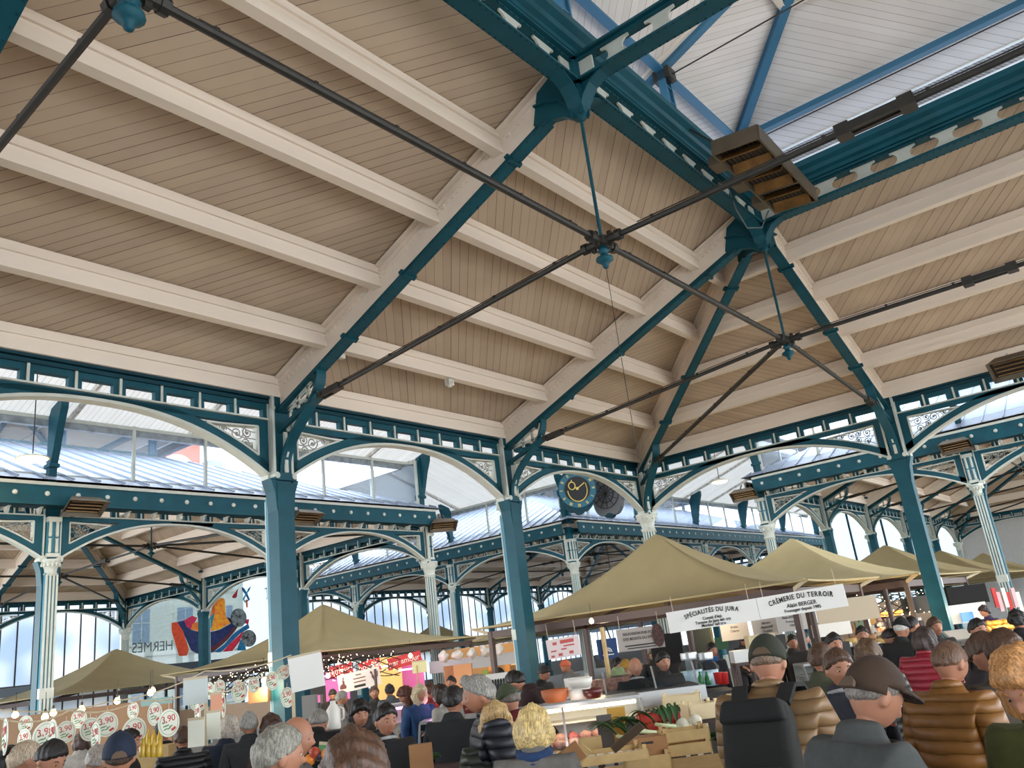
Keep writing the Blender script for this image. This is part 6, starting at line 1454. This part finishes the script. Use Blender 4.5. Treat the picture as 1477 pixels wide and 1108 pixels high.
# ---- fruit stall at the left
pf = at(470, 1100, 7.3); one('fruit_table', (pf.x, pf.y, 0), lambda mb: [mb.bx(-.45, .6, -.3, .5, 1.0, 1.05, POT), mb.bx(-.42, .57, -.27, .47, 0, 1.0, mat('green_cloth', (60, 80, 66), .8))], 'fruit stall table with white edge behind the brown crown of hair', 'table')
FR = [mat('peach_red', (206, 84, 54), .4, noise=.4, nscale=8), mat('orange_fruit', (232, 140, 50), .45), mat('aubergine', (66, 56, 66), .3), mat('yellow_fruit', (222, 186, 74), .4), mat('dark_fig', (44, 36, 44), .4)]
for i, (x, y, k, s) in enumerate(((454, 1086, 0, .05), (461, 1091, 2, .045), (470, 1088, 1, .05), (478, 1084, 3, .05), (486, 1088, 3, .045), (494, 1080, 4, .05), (502, 1084, 4, .05), (512, 1078, 0, .05), (447, 1096, 1, .05), (482, 1096, 0, .05))):
    blob(('peach', 'orange', 'aubergine', 'pear', 'fig')[k], at(x, y, 7.2), (s, s, s*.95), FR[k], f'{("red peach", "orange", "dark aubergine", "yellow pear", "dark fig")[k]} on the fruit stall, {ORD[i]} in the heap', 'fruit', 'fruit heap before the black coats', 0, i, 14, .04)
p = at(482, 1052, 9); stand(p, .3, .3, 'white plastic jug', -.15); one('milk_jug', p, lambda mb: [mb.lathe([(.07, 0), (.075, .02), (.075, .2), (.03, .26), (.03, .29), (0, .29)], 16, POT), mb.tube([(.06, 0, .22), (.11, 0, .2), (.11, 0, .1), (.07, 0, .08)], .012, 6, POT)], 'white plastic jug behind the fruit stall', 'jug', smooth=True)
YB = mat('yellow_bottle', (214, 176, 60), .25)
for i in range(8): p = at(206+(i % 4)*8, 1078+14*(i//4), 8.6-.5*(i//4)); one('oil_bottle', p, lambda mb: mb.lathe([(.028, 0), (.03, .01), (.03, .1), (.012, .14), (.012, .17), (0, .17)], 10, YB), f'yellow bottle on the left stall, {["upper", "lower"][i//4]} row, {ORD[i % 4]} from the left', 'bottle', 'yellow bottles on the left stall', smooth=True)
slab('bottle_rack', 219, 1100, 8.5, .34, .3, .2, WOODP, 'pale rack holding the yellow bottles', 'rack')
# left stall backing: warm back wall, boxes, banner
slab('stall_back', 110, 1060, 15.5, 3.6, .9, .05, mat('stall_tan', (118, 90, 64), .7), 'tan back cloth of the left stall behind the bulbs', 'back cloth'); slab('stall_back', 330, 1036, 16, 1.9, .5, .05, mat('stall_cream', (128, 112, 96), .7), 'cream back cloth of the left stall beyond the pale pole', 'back cloth'); slab('blue_sheet', 226, 1012, 13, .5, .1, .03, mat('teal_sheet', (40, 76, 92), .7), 'teal strip hanging behind the grey card', 'strip'); slab('tan_box', 372, 1003, 12, .28, .2, .2, CARD, 'tan box hung among the price tags', 'box')
lamp(at(110, 1040, 14), 60); lamp(at(340, 1010, 14), 40)
# ---- baskets of round goods before the navy puffer
for i in range(9): blob('round_sausage', at(626+i*8, 1072+(i % 3)*5, 7.6), (.045, .04, .05), mat('sausage_red', (150, 70, 56), .5, noise=.4, nscale=20) if i % 3 else mat('garlic_white', (222, 190, 170), .6), 'round red and cream bulb on the wooden boards', 'onion', 'bulbs on the boards before the navy puffer', 0, i, 12)
p = at(640, 1096, 7.3); stand((p.x, p.y, at(650, 1092, 7.3).z-.01), 1.2, .8, 'shallow crate of bulbs', -.4); crate(650, 1092, 7.3, .5, .3, .1, 'shallow wooden crate of bulbs before the navy puffer', slats=1); slab('brown_bag', 607, 1100, 6, .16, .24, .08, CARD, 'folded brown paper bag beside the black jacket', 'bag'); lettuce(at(622, 1098, 6.8), .12, 'pale green leafy head below the wooden crate of bulbs', 9)
# ---- lit bakery behind
slab('bakery_back', 705, 965, 24, 2.6, 1.3, .05, mat('bakery_tan', (176, 132, 82), .7), 'warm tan back wall of the bakery stall', 'back wall'); slab('paper_box', 655, 975, 21, .5, .5, .3, CARD, 'stacked paper box left of the bakery', 'box'); slab('paper_box', 668, 975, 20.6, .45, .55, .3, mat('kraft', (196, 150, 104), .8), 'stacked kraft box nearer the bakery', 'box'); slab('awning_strip', 690, 955, 22, 2.6, .3, .5, mat('grey_awning', (196, 198, 198), .7), 'grey-white awning strip of the bakery', 'awning')
for i in range(5): 
    p = at(640+i*20, 948-i*2.6, 21.5); blob('paper_lantern', p, (.16, .12, .12), POT, f'crumpled white decoration over the bakery, {ORD[i]} from the fluted column', 'decoration', None, 0, i, 14, .3)
for i in range(8): slab('shelf_goods', 700+i*8, 972-(i % 3)*9, 23.6, .14, .2, .1, [mat('green_goods', (110, 140, 70), .7), mat('bread', (196, 130, 66), .7), mat('cream_goods', (230, 206, 160), .7)][i % 3], f'{["green", "brown", "cream"][i % 3]} pack on the bakery shelf, {ORD[i]} along', 'package')
lamp(at(705, 950, 22.5), 120); lamp(at(690, 970, 19), 40); slab('grey_crate', 707, 1000, 11.5, .42, .3, .3, mat('grey_green', (110, 120, 112), .6), 'grey-green crate on the counter behind the puffer jackets', 'crate'); slab('white_board', 722, 985, 12.5, .42, .28, .04, POT, 'white board behind the grey-green crate', 'board')
for i in range(8): p = at(706+i*4, 1016-i*.5, 11); one('wine_bottle', p, lambda mb: mb.lathe([(.035, 0), (.037, .02), (.037, .18), (.013, .24), (.013, .3), (0, .3)], 10, DKP), 'dark wine bottle in the row behind the puffer jackets', 'bottle', 'wine bottles in a row', smooth=True)
case(700, 1050, 11, 1.8, 'steel counter behind the puffer jackets', .9, 1.2)
# ---- right-hand stalls
BEI = mat('beige_cloth', (186, 172, 150), .8)
slab('awning_band', 1222, 880, 15.5, 1.15, .42, .03, BEI, 'beige awning band hanging right of the dairy board', 'awning'); slab('white_box_panel', 1200, 908, 15, .7, .22, .03, POT, 'white box panel under the beige band', 'panel')
slab('black_board', 1325, 872, 18, .7, .34, .04, mat('chalk_black', (44, 46, 46), .7), 'dark board left of the plain right column', 'board'); slab('black_awning', 1396, 858, 19, .9, .42, .5, BLACKC, 'black box awning right of the plain column', 'awning'); slab('white_frame_panel', 1392, 885, 18.5, 1.0, .4, .05, POT, 'white framed panel under the black awning', 'panel'); slab('screen', 1396, 890, 18.2, .26, .2, .04, mat('screen_blue', (80, 130, 190), .3, emit=.6), 'small bluish screen under the black awning', 'screen')
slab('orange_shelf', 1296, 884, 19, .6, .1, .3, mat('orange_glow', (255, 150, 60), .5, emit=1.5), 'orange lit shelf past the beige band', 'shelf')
for i in range(26):
    q = random.Random(i); x = 1216+q.random()*120; y = (888+q.random()*26)-(x-1216)*.1; slab('shelf_ware', x, y, 21+q.random()*3, .1+.1*q.random(), .1+.14*q.random(), .1, [POT, mat('amber_ware', (226, 170, 90), .5), mat('dark_ware', (70, 50, 44), .5), mat('green_ware', (120, 140, 110), .5), mat('pink_ware', (220, 170, 160), .5)][i % 5], 'small ware on the crowded lit shelves past the beige band', 'ware', group='wares on the lit shelves')
slab('stall_back', 1285, 900, 25, 3.4, 1.3, .05, mat('dim_back', (150, 128, 104), .8), 'brownish back wall of the crowded lit shelves', 'back wall')
case(1255, 945, 12.5, 1.9, 'cheese counter with white trays behind the olive jacket', .9, 1.25); lamp(at(1270, 890, 17), 120); lamp(at(1400, 880, 17), 80); lamp(at(1460, 885, 14), 40); lamp(at(1050, 900, 15), 40); lamp(at(870, 900, 16.5), 60)
for i in range(10): q = random.Random(i+5); p = at(1222+i*7, 934-(i % 3)*6, 12.4+.1*(i % 3)); one('cheese_wheel', p, lambda mb: mb.lathe([(.07, 0), (.08, .01), (.08, .06), (.07, .07), (0, .07)], 14, [CH, mat('comte', (214, 178, 104), .6), mat('rind', (170, 130, 90), .7)][i % 3]), f'{["white", "yellow", "brown"][i % 3]} cheese on the counter behind the olive jacket, {ORD[i]} along', 'cheese', smooth=True)
slab('display_screen', 1222, 935, 11, .09, .17, .03, DKP, 'small dark till screen beside the olive jacket', 'screen')
pw = at(1385, 918, 12.5); o = one('glass_scale', pw, lambda mb: [mb.bx(-.2, .2, -.15, .15, 0, .03, STEEL), mb.bx(-.18, .18, -.13, .13, .03, .035, POT)], 'steel tray scale below the plain right column', 'scale'); o.rotation_euler = (.5, 0, YR)
GOLDB = mat('pastry_gold', (222, 160, 70), .5, noise=.3, nscale=14)
pg = at(1455, 920, 11.5); one('pastry_table', (pg.x, pg.y, 0), lambda mb: mb.bx(-.9, .9, 0, .7, 0, pg.z-.1, mat('dark_front', (60, 50, 46), .7)), 'dark-fronted pastry table at the right edge', 'table')
for i in range(14): blob('pastry', at(1425+(i % 7)*8, 908-(i//7)*8-(i % 7)*.9, 11.7+.25*(i//7)), (.07, .05, .04), GOLDB, 'golden lit pastry on the table below the fluted column', 'pastry', 'golden pastries at the right edge', i, i, 12)
lamp(at(1450, 890, 11.6), 25)
for i in range(6): slab('hanging_cloth', 1436+i*7, 862+(i % 2)*6, 22, .1, .5, .05, [mat('red_cloth', (190, 60, 56), .8), mat('pink_cloth', (230, 170, 170), .8), POT][i % 3], f'hanging garment beyond the fluted right column, {ORD[i]} along', 'garment')
slab('clear_tubs', 1085, 945, 11.5, .5, .16, .3, mat('tub_plastic', (214, 214, 208), .4), 'stacked clear tubs behind the dark green cap', 'tub'); slab('basket', 1100, 925, 13, .42, .2, .3, mat('wicker_pale', (206, 190, 150), .8), 'pale basket on the counter behind the dark green cap', 'basket'); slab('straw_board', 1066, 1008, 8, .2, .1, .1, WOODP, 'straw-coloured loaf board left of the tan coat', 'board')
slab('green_sign', 1041, 928, 17, .26, .24, .03, mat('green_black_sign', (40, 84, 54), .6), 'dark green sign behind the navy hood', 'sign'); slab('tall_poster', 1023, 915, 16.5, .14, .4, .02, mat('poster_green_red', (130, 190, 90), .6, noise=.6, nscale=6, dark=(210, 90, 60)), 'tall green and orange poster behind the glass jars', 'poster')
SKY = 5.0; EXPO = 0.8
# ------------------------------------------------------------------ light
w = bpy.data.worlds.new('overcast'); SC.world = w; w.use_nodes = True
bg = w.node_tree.nodes['Background']; bg.inputs[0].default_value = (.88, .94, 1, 1); bg.inputs[1].default_value = SKY
SC.view_settings.view_transform = 'Standard'; SC.view_settings.look = 'None'; SC.view_settings.gamma = 1; SC.view_settings.use_curve_mapping = False
SC.view_settings.exposure = EXPO
SC.cycles.max_bounces = 8; SC.cycles.diffuse_bounces = 5; SC.cycles.transparent_max_bounces = 16; SC.cycles.transmission_bounces = 6; SC.cycles.glossy_bounces = 2
SC.cycles.sample_clamp_indirect = 6; SC.cycles.caustics_reflective = False; SC.cycles.caustics_refractive = False
for o in PROTO: drop(o)
